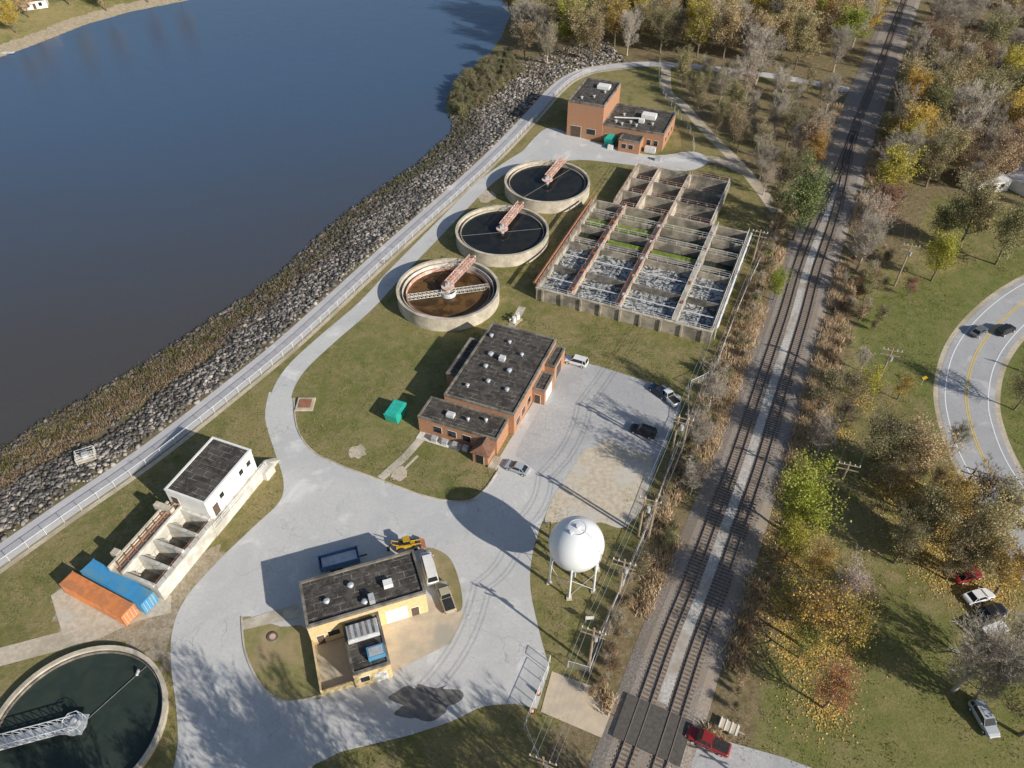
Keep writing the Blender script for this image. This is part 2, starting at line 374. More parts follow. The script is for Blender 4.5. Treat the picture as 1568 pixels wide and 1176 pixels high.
for w in (woodsN,woodsN2,woodsR): lit=np.maximum(lit,pip(X,Y,w)*1.)
lit=np.maximum(lit,pip(X,Y,woodsR2)*.4)
lit=np.maximum(lit,np.clip(1.3-(dR-7)/6,0,.75)); lit=np.maximum(lit,(inb*np.clip(dN/3,0,1)*.95))
mask[:,0]=lit
green=np.maximum(pip(X,Y,PL([(1210,830),(1300,900),(1400,930),(1700,960),(1700,1250),(1080,1250),(1120,1100)]))*.55,pip(X,Y,PL([(1300,470),(1700,330),(1700,900),(1560,760),(1440,640),(1320,560)]))*.85)
mask[:,1]=np.maximum(green,pip(X,Y,PL([(470,560),(600,470),(760,500),(660,640),(700,770),(600,745),(455,650)]))*.3)
dirt=pip(X,Y,PL([(78,905),(120,890),(215,925),(330,830),(350,850),(285,915),(262,960),(262,1050),(230,1010),(180,985),(90,990),(-40,1012),(-40,1040),(-40,1005),(90,972)]))*.9
dirt=np.maximum(dirt,(~inw&~inb&(dist(X,Y,farb)<7))*.85)
mask[:,2]=dirt
g=npmesh('ground',np.stack([X,Y,Z],1),fc,['grass_ground'],{'mask':mask},smooth=True)
link('ground',g)
b=MB(); b.add([(-2600,-900,WZ),(300,-900,WZ),(300,3000,WZ),(-2600,3000,WZ)],[(0,1,2,3)],'river_water'); b.obj('river_water')
# ---------------------------------------------------------------- paving
main=catmull(PL([(412,600),(406,640),(420,690),(434,735),(428,768),(390,805),(335,858),(285,915),(264,965),(262,1020),(270,1085),(272,1140),(262,1200),(255,1300)]),4)+\
 catmull(PL([(430,1300),(480,1172),(620,1128),(690,1105),(740,1082),(790,1078)]),3)+PL([(822,1085),(842,1022)])+catmull(PL([(836,1005),(824,960),(812,900),(815,850),(830,800),(850,770),(900,745),(960,745),(985,760),(1005,715),(1030,650),(1043,622),(1028,598),(960,575),(872,548)]),3)+\
 PL([(855,552),(765,700)])+catmull(PL([(762,722),(740,752),(712,768),(655,761),(590,738),(520,712),(478,690),(455,655),(450,610)]),4)
b=MB(); b.poly(main,.02,'asphalt_worn'); b.obj('plant_road_paving')
b=MB(); b.poly(catmull(PL([(868,553),(1025,598),(1038,625),(1000,720),(960,695),(900,740),(845,735),(800,705),(792,690),(830,620)]),3,True),.035,'asphalt_lot'); b.obj('parking_lot_asphalt')
b=MB(); b.poly(catmull(PL([(845,765),(870,728),(895,690),(912,684),(930,672),(962,688),(1000,700),(990,740),(985,775),(955,808),(920,800),(900,806),(866,798),(835,800)]),4,True),.045,'gravel_lot'); b.obj('gravel_parking_area')
inner=catmull(PL([(455,690),(432,648),(430,608),(452,566),(500,520),(560,468),(612,412),(655,368),(700,322),(745,278),(800,240),(850,212)]),6)
srv=catmull(PL([(838,196),(880,208),(930,222),(1000,238),(1060,232),(1085,246),(1050,262),(960,252),(890,245),(825,252),(775,262),(800,232)]),4,True)
b=MB(); b.strip(inner,3.9,.03,'asphalt_worn'); b.poly(srv,.025,'asphalt_worn'); b.obj('service_road')
b=MB(); b.strip(path,4.2,.03,'levee_pavement'); b.strip(path[:75],.9,.02,'gravel_pale',off=-2.9); b.obj('levee_path')
trail=catmull(PL([(1020,100),(1022,140),(1045,160),(1085,205),(1130,250),(1160,285),(1190,325)]),5)
b=MB(); b.strip(trail,3.2,.02,'gravel_pale'); 
b.strip(catmull(PL([(1060,245),(1100,245),(1140,262)]),4),4,.015,'gravel_pale'); b.obj('gravel_trail')
b=MB(); b.strip(catmull(PL([(-60,1022),(60,990),(140,968),(210,938),(262,925)]),5),3.0,.015,'gravel_pale'); b.obj('gravel_drive')
b=MB(); b.poly(PL([(78,912),(112,890),(205,925),(185,950),(96,972)]),.025,'gravel_lot'); b.obj('container_pad')
b=MB(); b.poly(catmull(PL([(372,945),(378,1000),(402,1048),(432,1070),(470,1068),(493,1062),(470,965),(430,960)]),4,True),.06,'grass_island')
b.poly(catmull(PL([(650,842),(684,850),(702,885),(708,930),(690,935),(668,905)]),4,True),.06,'grass_dry'); b.obj('lawn_island')
b=MB(); b.strip(catmull(PL([(493,1064),(470,1070),(432,1073),(400,1050),(376,1000),(370,945)]),5),.22,0.02,'concrete',zt=.15)
b.strip(catmull(PL([(762,722),(740,752),(712,768),(655,761),(590,738),(520,712),(478,690),(455,655),(450,610)]),4),.22,.02,'concrete',zt=.15); b.obj('road_kerb')
b=MB(); b.poly(PL([(585,960),(655,915),(712,940),(690,985),(650,1005),(600,1030)]),.04,'concrete_apron'); b.poly(PL([(372,950),(455,925),(460,945),(372,965)]),.075,'concrete'); b.obj('concrete_apron')
b=MB(); b.strip(PL([(583,733),(620,700),(660,655)]),1.5,.05,'concrete'); b.strip(PL([(775,515),(800,470)]),1.6,.05,'concrete'); b.strip(PL([(602,735),(640,698)]),.5,.05,'gravel_pale'); b.obj('concrete_walkway')
def blob(u,v,rx,ry,n=14,seed=1,j=.25):
    r=random.Random(seed); c=P(u,v); return catmull([(c[0]+rx*math.cos(t)*(1+r.uniform(-j,j)),c[1]+ry*math.sin(t)*(1+r.uniform(-j,j))) for t in [2*math.pi*k/n for k in range(n)]],4,True)
b=MB(); b.poly(blob(652,1072,4.4,2.2,24,seed=5,j=.3),.03,'paving_dark'); b.obj('dark_patch')  # dark irregular patch laid over the paving
b=MB(); b.poly(blob(548,692,1.5,1.6,seed=3),.05,'gravel_pale'); b.poly(blob(612,725,1.4,1.5,seed=4),.06,'gravel_pale'); b.poly(blob(745,300,2.5,3,seed=9),.02,'gravel_pale'); b.obj('stone_patch')
# highway
hw=catmull(PL([(1760,380),(1640,425),(1575,458),(1525,500),(1492,548),(1480,605),(1488,655),(1510,710),(1548,768),(1600,840),(1700,960)]),8)
b=MB(); b.strip(hw,11.5,.01,'gravel_pale'); b.strip(hw,9.6,.03,'asphalt_highway'); b.obj('highway')
b=MB()
for o_ in (-3.7,3.7): b.strip(hw,.2,.045,'marking_white',off=o_)
for o_ in (-.2,.2): b.strip(hw,.16,.045,'marking_yellow',off=o_)
b.obj('road_markings')
b=MB(); b.strip(catmull(PL([(1500,715),(1530,800),(1590,900)]),5),3.2,.02,'asphalt_highway'); b.obj('side_road')
# apron/crossing
b=MB(); b.poly(PL([(845,1028),(988,1082),(968,1150),(828,1090)]),.05,'concrete_apron'); b.poly(PL([(1052,1118),(1200,1160),(1400,1235),(1030,1235)]),.05,'asphalt_lot'); b.obj('crossing_approach_road')
# ---------------------------------------------------------------- railroad
b=MB(); n=len(railc)
prof=[(-5.9,0.02),(-4.3,.28),(4.3,.28),(5.9,0.02)]
cols=[offset(railc,-p[0]) for p in prof]
b.add([(c[i][0],c[i][1],prof[j][1]) for j,c in enumerate(cols) for i in range(n)],[(j*n+i,(j+1)*n+i,(j+1)*n+i+1,j*n+i+1)[::-1] for j in range(3) for i in range(n-1)],'ballast')
b.strip(railc[30:80],1.5,.30,'ballast_light')
b.obj('railroad_ballast')
fin,fa=resample(railc,.62)
def trk(sgn):
    out=[]
    o1=offset(fin,2.1*sgn)
    for i,p in enumerate(fin):
        yv=p[1]; t=max(0,min(1,(215-yv)/60)); t=t*t*(3-2*t)
        out.append((p[0]+(o1[i][0]-p[0])*t,p[1]+(o1[i][1]-p[1])*t))
    return out
for sgn in (1,-1):
    G_=Group('railroad_track'); t=trk(sgn); b=G_.part('ties')
    for i,p in enumerate(t):
        if p[1]>420: continue
        if sgn==-1 and p[1]>213: continue
        a=math.atan2(t[min(i+1,len(t)-1)][1]-t[max(i-1,0)][1],t[min(i+1,len(t)-1)][0]-t[max(i-1,0)][0])+R.uniform(-.02,.02); c,s_=math.cos(a),math.sin(a)
        hw_,hl=.12,1.3+R.uniform(-.07,.07)
        cs=[(p[0]+c*x-s_*y,p[1]+s_*x+c*y) for x,y in ((-hw_,-hl),(hw_,-hl),(hw_,hl),(-hw_,hl))]
        b.add([(x,y,.25) for x,y in cs]+[(x,y,.34) for x,y in cs],[(4,5,6,7),(0,1,5,4),(1,2,6,5),(2,3,7,6),(3,0,4,7)],'tie_wood')
    tr=[p for p in t if not(sgn==-1 and p[1]>213)][::4]
    for o_ in (.75,-.75): G_.part('rails').strip(tr,.11,.34,'rail_steel',off=o_,zt=.50)
    G_.done()
cd=PL([(1010,1085),(988,1152)])
b=MB(); 
for o_,w in ((2.1,1.3),(-2.1,1.3),(0,2.4),(3.7,1.5),(-3.7,1.5)): b.strip(cd,w,.2,'crossing_timber',off=o_,zt=.485)
b.obj('railroad_crossing_deck')
# ---------------------------------------------------------------- truss
def truss(b,p,q,w,h,n,m,r=.07):
    p=Vector(p);q=Vector(q);d=(q-p).normalized();s=Vector((-d.y,d.x,0))*w/2;up_=Vector((0,0,h))
    for a in (s,-s):
        b.tube(p+a,q+a,r,None,4,m); b.tube(p+a+up_,q+a+up_,r,None,4,m)
        for i in range(n):
            u0=p+(q-p)*(i/n);u1=p+(q-p)*((i+1)/n)
            b.tube(u0+a,u1+a+up_,r*.7,None,4,m,False); b.tube(u1+a,u1+a+up_,r*.7,None,4,m,False)
    for i in range(n+1):
        u=p+(q-p)*(i/n); b.tube(u+s,u-s,r*.7,None,4,m,False)
        if i<n: b.tube(u+s+up_,p+(q-p)*((i+1)/n)-s+up_,r*.6,None,4,m,False)
def deck(b,p,q,w,t,m):
    p=Vector(p);q=Vector(q);d=(q-p).normalized();s=Vector((-d.y,d.x,0))*w/2;dn=Vector((0,0,-t))
    vs=[p+s,p-s,q-s,q+s]; vs+=[v+dn for v in vs]
    b.add(vs,[(0,1,2,3),(7,6,5,4),(0,4,5,1),(1,5,6,2),(2,6,7,3),(3,7,4,0)],m)
def clarifier(cu,cv,eu,ev,Rr,zr,kind):
    c=P(cu,cv,zr); e=P(eu,ev,zr); d=Vector((e[0]-c[0],e[1]-c[1],0)).normalized()
    G_=Group('clarifier_tank',c); w=G_.part('tank_wall')
    w.ring(0,0,Rr-.42,Rr,0,zr,'concrete'); 
    w.ring(0,0,Rr-.5,Rr+.08,zr,zr+.18,'concrete')
    wl=zr-.75 if kind=='full' else (zr-1.7 if kind=='empty' else zr-.55)
    G_.part('water').disk(0,0,wl,Rr-.4,'tank_brown' if kind=='empty' else ('tank_green' if kind=='low' else 'tank_water'))
    l=G_.part('launder'); 
    if kind!='low':
        l.ring(0,0,Rr-1.25,Rr-1.12,wl-.1,zr-.35,'concrete_white' if kind=='empty' else 'concrete'); l.ring(0,0,Rr-1.0,Rr-.43,zr-1.0,zr-.72,'concrete_dark')
        if kind=='empty': l.ring(0,0,Rr-2.0,Rr-1.93,wl,zr-.8,'rust_steel')
    else: l.ring(0,0,Rr-.75,Rr-.62,wl-.1,zr-.2,'concrete_dark')
    m=G_.part('center_column'); m.cyl(0,0,0,zr+.3,.5,'metal_gray'); 
    if kind=='empty': m.ring(0,0,1.5,1.6,wl-.5,zr-.6,'galv',40)
    m.cyl(0,0,zr+.3,zr+.5,1.4,'rust_steel' if kind!='low' else 'metal_gray',16); m.box(-.5,.5,-.4,.4,zr+.5,zr+1.1,'metal_gray'); m.cyl(.1,.2,zr+1.1,zr+1.6,.25,'metal_gray',10)
    br=G_.part('access_bridge'); mm='rust_steel' if kind!='low' else 'metal_gray'
    s0=Vector((0,0,zr+.5)); s1=d*(Rr+.6)+Vector((0,0,zr+.25))
    truss(br,s0,s1,1.5,1.1,11,mm,.075); deck(br,s0+Vector((0,0,.04)),s1+Vector((0,0,.04)),1.3,.06,mm)
    if kind=='low':
        br.box(-1.3,1.3,-1.3,1.3,zr+.5,zr+.6,'metal_gray')
        for k in range(8):
            t=2*math.pi*k/8; br.tube((1.3*math.cos(t),1.3*math.sin(t),zr+.6),(1.3*math.cos(t),1.3*math.sin(t),zr+1.6),.04,None,4,'galv'); t2=t+math.pi/4
            br.tube((1.3*math.cos(t),1.3*math.sin(t),zr+1.6),(1.3*math.cos(t2),1.3*math.sin(t2),zr+1.6),.04,None,4,'galv')
        q=Vector((math.cos(.95),math.sin(.95),0))*(Rr-.8); br.tube((0,0,wl+.15),(q.x,q.y,wl+.15),.04,None,4,'wire_dark'); br.tube((q.x*.85,q.y*.85,wl+.1),(q.x*.9,q.y*.9,wl+.7),.2,None,6,'galv')
    rk=G_.part('rake_arms')
    if kind=='empty':
        for sg in (1,-1):
            a=Vector((math.cos(.22),math.sin(.22),0))*(Rr-2.2)*sg; truss(rk,(0,0,wl+.2),(a.x,a.y,wl+.2),.9,.9,10,'concrete_white',.06)
    elif kind=='full':
        q=Vector((math.cos(1.9+cu*.01),math.sin(1.9+cu*.01),0))*(Rr-1.2)
        for sg in (1,-1): rk.tube((0,0,wl+.12),(q.x*sg,q.y*sg,wl+.12),.05,None,4,'wire_dark')
    G_.done()
clarifier(686,441,725,397,10.9,3.0,'empty'); clarifier(769,352,801,311,10.9,3.0,'full'); clarifier(838,277,866,243,10.9,3.0,'full')
clarifier(118,1112,-40,1152,11.0,.8,'low')
# ---------------------------------------------------------------- aeration basin
fr=frame((821,440),(1090,508),(1160,358),3.2); A,ang,W,Lb=fr
G_=Group('aeration_basin',A,ang); w=G_.part('walls'); zt=3.2
T2=61.; xc=[0,7.4,17.8,29.8,W]; rows=[0,9.5,19.5,27.5,33.5,Lb]
w.box(0,W,0,.5,0,zt,'concrete_wall'); w.box(0,.5,.5,Lb,0,zt,'concrete_wall'); w.box(W-.5,W,.5,Lb,0,zt,'concrete_wall')
w.box(-.1,W+.1,-.1,.3,zt-.25,zt+.02,'concrete')
ux0,ux1=xc[1],xc[3]-1.5
w.box(.5,W-.5,Lb-.5,Lb,0,zt,'concrete_wall')
w.box(ux0-3,ux0-2.5,Lb,T2,0,zt,'concrete_wall'); w.box(ux1,ux1+.5,Lb,T2,0,zt,'concrete_wall'); w.box(ux0-3,ux1+.5,T2,T2+.5,0,zt,'concrete_wall')
for i in (1,2,3): w.box(xc[i]-.45,xc[i]+.45,.5,Lb-.5,.1,zt-.3,'concrete_wall'); w.box(xc[i]-.6,xc[i]+.6,.5,Lb-.5,zt-.29,zt-.02,'concrete')
for j in (1,2,3,4):
    for i in range(4):
        w.box(xc[i]+(.6 if i else .5),xc[i+1]-(.6 if i<3 else .5),rows[j]-.22,rows[j]+.22,.1,zt-(.06 if j!=1 else .1),'concrete_wall' if j>1 else 'concrete_dark')
for yy in (Lb+7,Lb+14): w.box(ux0-2.5,ux1,yy-.25,yy+.25,.1,zt-.05,'concrete_wall')
for xx in (ux0+3,ux0+11): w.box(xx-.4,xx+.4,Lb,T2,.1,zt-.03,'concrete')
fl=G_.part('basin_floor'); fl.box(.5,W-.5,.5,Lb-.5,.02,.12,'concrete_dark'); fl.box(ux0-2.5,ux1,Lb,T2,.02,.12,'concrete_dark')
cw=G_.part('cell_water')
for i in range(4):
    for j in range(5):
        x0,x1=xc[i]+.47,xc[i+1]-.47; y0,y1=rows[j]+.23,rows[j+1]-.23
        if j<2: cw.add([(x0,y0,1.7),(x1,y0,1.7),(x1,y1,1.7),(x0,y1,1.7)],[(0,1,2,3)],'foam_water')
        else:
            z=1.1 if j<4 else .5
            cw.add([(x0,y0,z),(x1,y0,z),(x1,y1,z),(x0,y1,z)],[(0,1,2,3)],'tank_green')
            if (i,j) in ((1,2),(1,3),(2,2),(2,4),(0,3),(1,4)):
                yy=y0+(y1-y0)*.45; G_.part('algae_mat').box(x0+.4,x1-.5,yy,yy+1.9,z,z+1.2,'algae')
for i in range(4):
    for y_ in (4.8,14.5): G_.part('air_pipes').tube((xc[i]+.6,y_,3.0),(xc[i+1]-.6,y_,3.0),.12,None,6,'galv')
    for y_ in (23,30.5,36.5): G_.part('walls').box(xc[i]+.6,xc[i+1]-.6,y_-.12,y_+.12,.1,2.5,'concrete_wall')
pi=G_.part('header_pipes')
for x_,m_ in ((-.9,'pipe_rust'),(W+.6,'galv')):
    pi.tube((x_,1,zt+.3),(x_,Lb-1,zt+.3),.28,None,10,m_)
    for k in range(9): pi.tube((x_,2+k*4.2,.0),(x_,2+k*4.2,zt+.3),.1,None,6,m_)
for i in (1,2): pi.tube((xc[i]+.3,.8,zt+.25),(xc[i]+.3,Lb,zt+.25),.16,None,8,'rust_steel')
hr=G_.part('handrails')
def rail(x0,y0,x1,y1,z=zt,m='galv',sp=2.2):
    l=math.hypot(x1-x0,y1-y0);k=max(1,int(l/sp))
    for i in range(k+1): t=i/k; hr.tube((x0+(x1-x0)*t,y0+(y1-y0)*t,z-.05),(x0+(x1-x0)*t,y0+(y1-y0)*t,z+1.05),.035,None,4,m)
    for h_ in (.55,1.05): hr.tube((x0,y0,z+h_),(x1,y1,z+h_),.035,None,4,m)
for i in (1,2,3):
    for s_ in (-.5,.5): rail(xc[i]+s_,.3,xc[i]+s_,Lb,m='pipe_rust' if i<3 else 'galv')
for j in (2,3,4): rail(.5,rows[j],W-.5,rows[j],m='galv')
rail(.1,.1,W-.1,.1); rail(.1,.1,.1,Lb,m='rust_steel'); rail(W-.1,.1,W-.1,Lb)
for xx in (ux0+3,ux0+11): rail(xx,Lb,xx,T2,m='rust_steel')
for yy in (Lb,Lb+7,Lb+14,T2+.2): rail(ux0-2.5,yy,ux1,yy,m='rust_steel')
rail(ux0-2.8,Lb,ux0-2.8,T2,m='rust_steel'); rail(ux1+.2,Lb,ux1+.2,T2)
for i in range(16):
    x_=xc[1+i%3]+R.uniform(-.2,.2); y_=2+i*2.4; G_.part('valve_boxes').box(x_-.3,x_+.3,y_-.3,y_+.3,zt-.02,zt+.6,R.choice(['rust_steel','pipe_rust','galv']))
for k in range(9): x_=1.5+k*4.3; w.box(x_-.2,x_+.2,-.3,0,0,zt-.26,'concrete_wall')
G_.done()
# ---------------------------------------------------------------- water tower
cx,cy=P(878,882); cz=8.3; rad=4.0
G_=Group('water_tower',(cx,cy)); b=G_.part('sphere_tank',smooth=True)
vs=[];fs=[];nu,nv=48,24
for j in range(nv+1):
    for i in range(nu):
        t=math.pi*j/nv;p_=2*math.pi*i/nu; vs.append((rad*math.sin(t)*math.cos(p_),rad*math.sin(t)*math.sin(p_),cz+rad*math.cos(t)))
for j in range(nv):
    for i in range(nu): fs.append((j*nu+i,(j+1)*nu+i,(j+1)*nu+(i+1)%nu,j*nu+(i+1)%nu))
b.add(vs,fs,'white_paint')
l=G_.part('legs')
for k in range(6):
    t=math.pi*k/3+.3; l.tube((3.85*math.cos(t),3.85*math.sin(t),0),(3.75*math.cos(t),3.75*math.sin(t),cz+.2),.16,None,8,'white_paint')
    l.box(3.85*math.cos(t)-.4,3.85*math.cos(t)+.4,3.85*math.sin(t)-.4,3.85*math.sin(t)+.4,0,.2,'concrete')
    t2=t+math.pi/3; l.tube((3.8*math.cos(t),3.8*math.sin(t),.5),(3.8*math.cos(t2),3.8*math.sin(t2),4.6),.04,None,4,'white_paint'); l.tube((3.8*math.cos(t2),3.8*math.sin(t2),.5),(3.8*math.cos(t),3.8*math.sin(t),4.6),.04,None,4,'white_paint')
tp=G_.part('roof_fittings'); tp.cyl(0,0,cz+rad-.05,cz+rad+.35,.3,'white_paint',12); tp.cyl(-1,-.8,cz+rad-.4,cz+rad+.1,.25,'white_paint',12); tp.cyl(0,0,0,cz-rad,.35,'white_paint',12)
tp.ring(0,0,1.3,1.35,cz+rad-.05,cz+rad+.02,'white_paint',24)
for k in range(12): t=math.pi*k/16+.2; t2=t+math.pi/16; r_=rad+.12; tp.tube((r_*math.sin(t)*.8,-r_*math.sin(t)*.6,cz+r_*math.cos(t)),(r_*math.sin(t2)*.8,-r_*math.sin(t2)*.6,cz+r_*math.cos(t2)),.05,None,4,'galv')
G_.done()
# ---------------------------------------------------------------- buildings
def block(G_,x0,x1,y0,y1,h,wall,par=.25,trim='concrete_dark',suffix=''):
    G_.part('walls'+suffix).box(x0,x1,y0,y1,0,h,wall)
    r=G_.part('roof'+suffix); r.box(x0+.3,x1-.3,y0+.3,y1-.3,h,h+.06,'roof_membrane')
    for a in ((x0-.06,x1+.06,y0-.06,y0+.3),(x0-.06,x1+.06,y1-.3,y1+.06),(x0-.06,x0+.3,y0+.3,y1-.3),(x1-.3,x1+.06,y0+.3,y1-.3)): G_.part('parapet'+suffix).box(*a,h-.15,h+par,trim)
def opening(G_,side,c0,c1,z0,z1,pos,m='dark_glass',fr='white_panel'):
    n='doors' if z0<.3 else 'windows'; b=G_.part(n)
    if side=='s': b.box(c0-.08,c1+.08,pos-.04,pos+.02,z0,z1+.08,fr); b.box(c0,c1,pos-.07,pos-.041,z0+.02,z1,m)
    if side=='n': b.box(c0,c1,pos-.02,pos+.06,z0,z1,m)
    if side=='e': b.box(pos-.02,pos+.04,c0-.08,c1+.08,z0,z1+.08,fr); b.box(pos+.041,pos+.07,c0,c1,z0+.02,z1,m)
    if side=='w': b.box(pos-.06,pos+.02,c0,c1,z0,z1,m)
def vent(b,x,y,z,r=.3,h=.6): b.cyl(x,y,z,z+h,r*.7,'metal_gray',12); b.cyl(x,y,z+h,z+h+.18,r*1.2,'metal_gray',14,r*.6)
fr=frame((680,605),(787,636),(762,497),5.0); A,ang,W,L=fr
G_=Group('control_building',A,ang); block(G_,0,W,0,L,5.0,'brick')
block(G_,-2.6,W-1.0,-5.4,-.1,3.6,'brick',suffix='_wing'); block(G_,W+.02,W+2.4,9,14,3.4,'brick',suffix='_annex'); block(G_,W+.02,W+2.0,15.5,L-.5,3.8,'brick',suffix='_garage')
block(G_,-2.5,-.1,6,L-5,4.2,'brick',suffix='_side')
for x in (0.4,3.2,6.0,8.6): opening(G_,'s',x,x+1.5,1.1,2.5,-5.4)
for y in (1,3.6,6.4): opening(G_,'e',y,y+1.6,1.2,2.7,W)
opening(G_,'e',9.8,12.8,.1,2.8,W+2.4,'door_white'); opening(G_,'e',16.5,19.2,.1,3,W+2.0,'door_dark'); opening(G_,'s',W+.5,W+1.6,.1,2.2,9.0,'door_dark')
b=G_.part('roof_vents')
for x,y in ((3,3.5),(6,6),(4,9.5),(8.5,10),(3.5,13),(9,15),(5.5,17.5),(10,5.2),(1.5,18)): vent(b,x,y,5.05,.3+R.random()*.2,.5)
b.box(5.5,6.6,12,13,5.05,5.9,'galv'); b.box(2,3.4,-3.6,-2.6,3.65,4.3,'galv'); vent(b,6,-3,3.65); vent(b,9,-2,3.65)
p_=G_.part('entrance_porch'); p_.box(W-4.2,W-1.4,-8.4,-5.42,0,2.6,'brick'); p_.add([(W-4.6,-8.8,2.6),(W-1.0,-8.8,2.6),(W-1.0,-5.4,2.6),(W-4.6,-5.4,2.6),(W-2.8,-7.4,3.9),(W-2.8,-5.4,3.9)],[(0,1,4),(1,2,5,4),(3,0,4,5),(0,3,2,1)],'shingle_brown')
opening(G_,'s',W-3.6,W-2.2,.1,2.2,-8.4,'dark_glass')
G_.part('step_ramp').box(W-1.3,W+.2,-8.8,-6,0,.35,'concrete'); G_.part('step_ramp').box(-2.4,6,-7.2,-5.5,0,.06,'concrete_white')
for k in range(4): G_.part('condenser_units').box(.5+k*2,1.5+k*2,-7.0,-6.1,.06,1.0,'metal_gray')
G_.done()
fr=frame((470,962),(652,908),(458,893),5.0); A,ang,W,L=fr
G_=Group('maintenance_building',A,ang); block(G_,0,W,0,L,5.0,'brick_tan',.35); block(G_,4.6,9.6,-8.0,-.1,3.8,'brick_tan',.25,suffix='_wing')
opening(G_,'s',10.6,13.6,.1,3.2,0,'door_white'); opening(G_,'s',14.2,15.3,.1,2.2,0,'door_dark'); opening(G_,'s',.8,1.8,.1,2.2,0,'door_dark'); opening(G_,'s',2.4,4,1.4,2.6,0)
opening(G_,'s',5.4,6.6,1.3,2.5,-8.0); opening(G_,'s',7.4,8.9,.1,2.3,-8.0,'door_white'); opening(G_,'e',-6.5,-5,1.2,2.5,9.6); opening(G_,'e',-3.5,-2.2,.1,2.2,9.6,'door_dark'); opening(G_,'e',2,4.5,.1,3,W,'door_white')
b=G_.part('roof_vents')
for x,y in ((3.2,3),(8.2,1.2),(6.8,4.4)): vent(b,x,y,5.05,.4,.5)
b.box(11.2,12.5,2.4,3.4,5.05,5.9,'white_panel'); b.box(8.8,9.6,.6,1.8,5.05,6.1,'metal_gray')
b.box(4.9,9.2,-3.6,-1.2,3.9,4.6,'galv'); b.box(5,9.1,-3.5,-1.3,4.6,4.75,'metal_gray'); b.box(7,9.3,-6.9,-5.3,3.9,4.8,'blue_paint'); b.box(7.2,9.1,-6.7,-5.5,4.8,4.85,'metal_gray')
for k in range(5): b.box(5.2+k*.8,5.5+k*.8,-3.4,-1.4,4.752,4.82,'concrete_dark')
y_=G_.part('yard_wall'); y_.box(0,.2,-7.5,-.1,0,1.6,'brick_tan'); y_.box(.2,4.5,-7.5,-7.3,0,1.1,'brick_tan'); y_.box(.2,4.58,-7.3,-.1,.08,.14,'concrete_apron')
G_.done()
fr=frame((252,750),(313,772),(332,672),6.5); A,ang,W,L=fr
G_=Group('blower_building',A,ang); block(G_,0,W,0,L,6.5,'white_panel',.2,'white_panel')
opening(G_,'e',1,2.2,2.2,4.5,W,'door_dark'); opening(G_,'e',5,6.1,2.2,4.4,W,'door_white'); opening(G_,'s',.8,2,3.8,5.3,0,'door_dark')
for y in (3,8,10): opening(G_,'e',y,y+.9,4.2,5.2,W,'dark_glass')
s=G_.part('gallery'); s.box(W+.05,W+1.3,-1,L+1,1.9,2.05,'concrete_white'); 
for k in range(8):
    y=-1+k*(L+2)/7; s.box(W+1.2,W+1.28,y-.03,y+.03,2.05,3.1,'white_panel')
s.box(W+.1,W+1.1,-1,L+1,0,1.9,'concrete_white')
s.box(W+1.2,W+1.26,-1,L+1,3.05,3.1,'white_panel'); s.box(W+1.2,W+1.26,-1,L+1,2.5,2.55,'white_panel'); s.box(W+.1,W+2.0,L-.5,L+1.8,0,2.0,'concrete_white')
for k in range(8): s.box(W+.1,W+1.2,L+1.8+k*.3,L+2.1+k*.3,0,1.9-k*.24,'concrete_white')
ch=G_.part('chamber_walls'); y1=-.1; y0=-13.2; h=3.6; X1=W+1.0
ch.box(-.6,-.25,y0,y1,0,h,'concrete'); ch.box(X1-.9,X1,y0,y1,0,h-.6,'concrete_white'); ch.box(1.9,2.25,y0,y1,0,h,'concrete_white')
nc=4
for k in range(nc+1):
    y=y0+(y1-y0-.5)*k/nc; ch.box(2.25,X1-.9,y,y+.5,0,h-.35,'concrete_white'); 
    if k<nc: ch.box(2.3,3.9,y+.5,y+1.3,0,h-1.2,'concrete')
ch.box(-.25,1.9,y0,y1,h-1.0,h-.8,'concrete'); ch.box(-.25,X1-.9,y0+.5,y1,.02,.1,'concrete_dark')
for k in range(8): ch.tube((.8,y0+1+k*1.6,h-.8),(.8,y0+1+k*1.6,h+.4),.12,None,6,'pipe_rust')
ch.tube((.8,y0+1,h+.1),(.8,y1,h+.1),.14,None,8,'pipe_rust'); ch.box(-1.8,-.65,y0+2,y0+3,0,3.8,'concrete'); ch.box(-1.6,1.7,y1-1.8,y1-.9,h-.79,h+.6,'concrete')
hrx=G_.part('handrails')
for xx in (2.1,X1-.1):
    for k in range(8): hrx.tube((xx,y0+k*1.85,h-.6),(xx,y0+k*1.85,h+.9),.035,None,4,'pipe_rust')
    hrx.tube((xx,y0,h+.9),(xx,y0+13,h+.9),.035,None,4,'pipe_rust')
G_.done()
fr=frame((870,155),(925,164),(910,122),10.0); A,ang,W,L=fr
G_=Group('pump_station_building',A,ang); block(G_,0,W,0,L,10.,'brick',.4); block(G_,W+.02,W+17.5,.3,15,4.8,'brick',.35,suffix='_wing'); block(G_,W+6,W+12,-4,.28,3.4,'brick',.25,suffix='_front')
opening(G_,'s',1.2,4.2,.1,3.2,0,'door_dark'); opening(G_,'s',6,8.5,1.5,3,0); opening(G_,'s',W+1,W+2.2,.1,2.3,.3,'door_dark')
for x in (13,15,): opening(G_,'s',W+x,W+x+1.1,1.3,2.7,.3)
for x in (7,9): opening(G_,'s',W+x,W+x+1.2,1.2,2.4,-4)
for y in (3,6.5,10): opening(G_,'e',y,y+1.3,1.4,2.8,W+17.5)
opening(G_,'w',3,5,.1,3,0,'door_dark')
b=G_.part('roof_units')
for x,y in ((3,3),(6,5),(8,9)): vent(b,x,y,10.05,.4,.5)
b.box(5,8.5,11,13.5,10.06,10.9,'white_panel')
for x,y in ((3,3),(5,2),(7,4),(9,2.5),(13,5),(4,8)): vent(b,W+x,y,4.85,.4,.6)
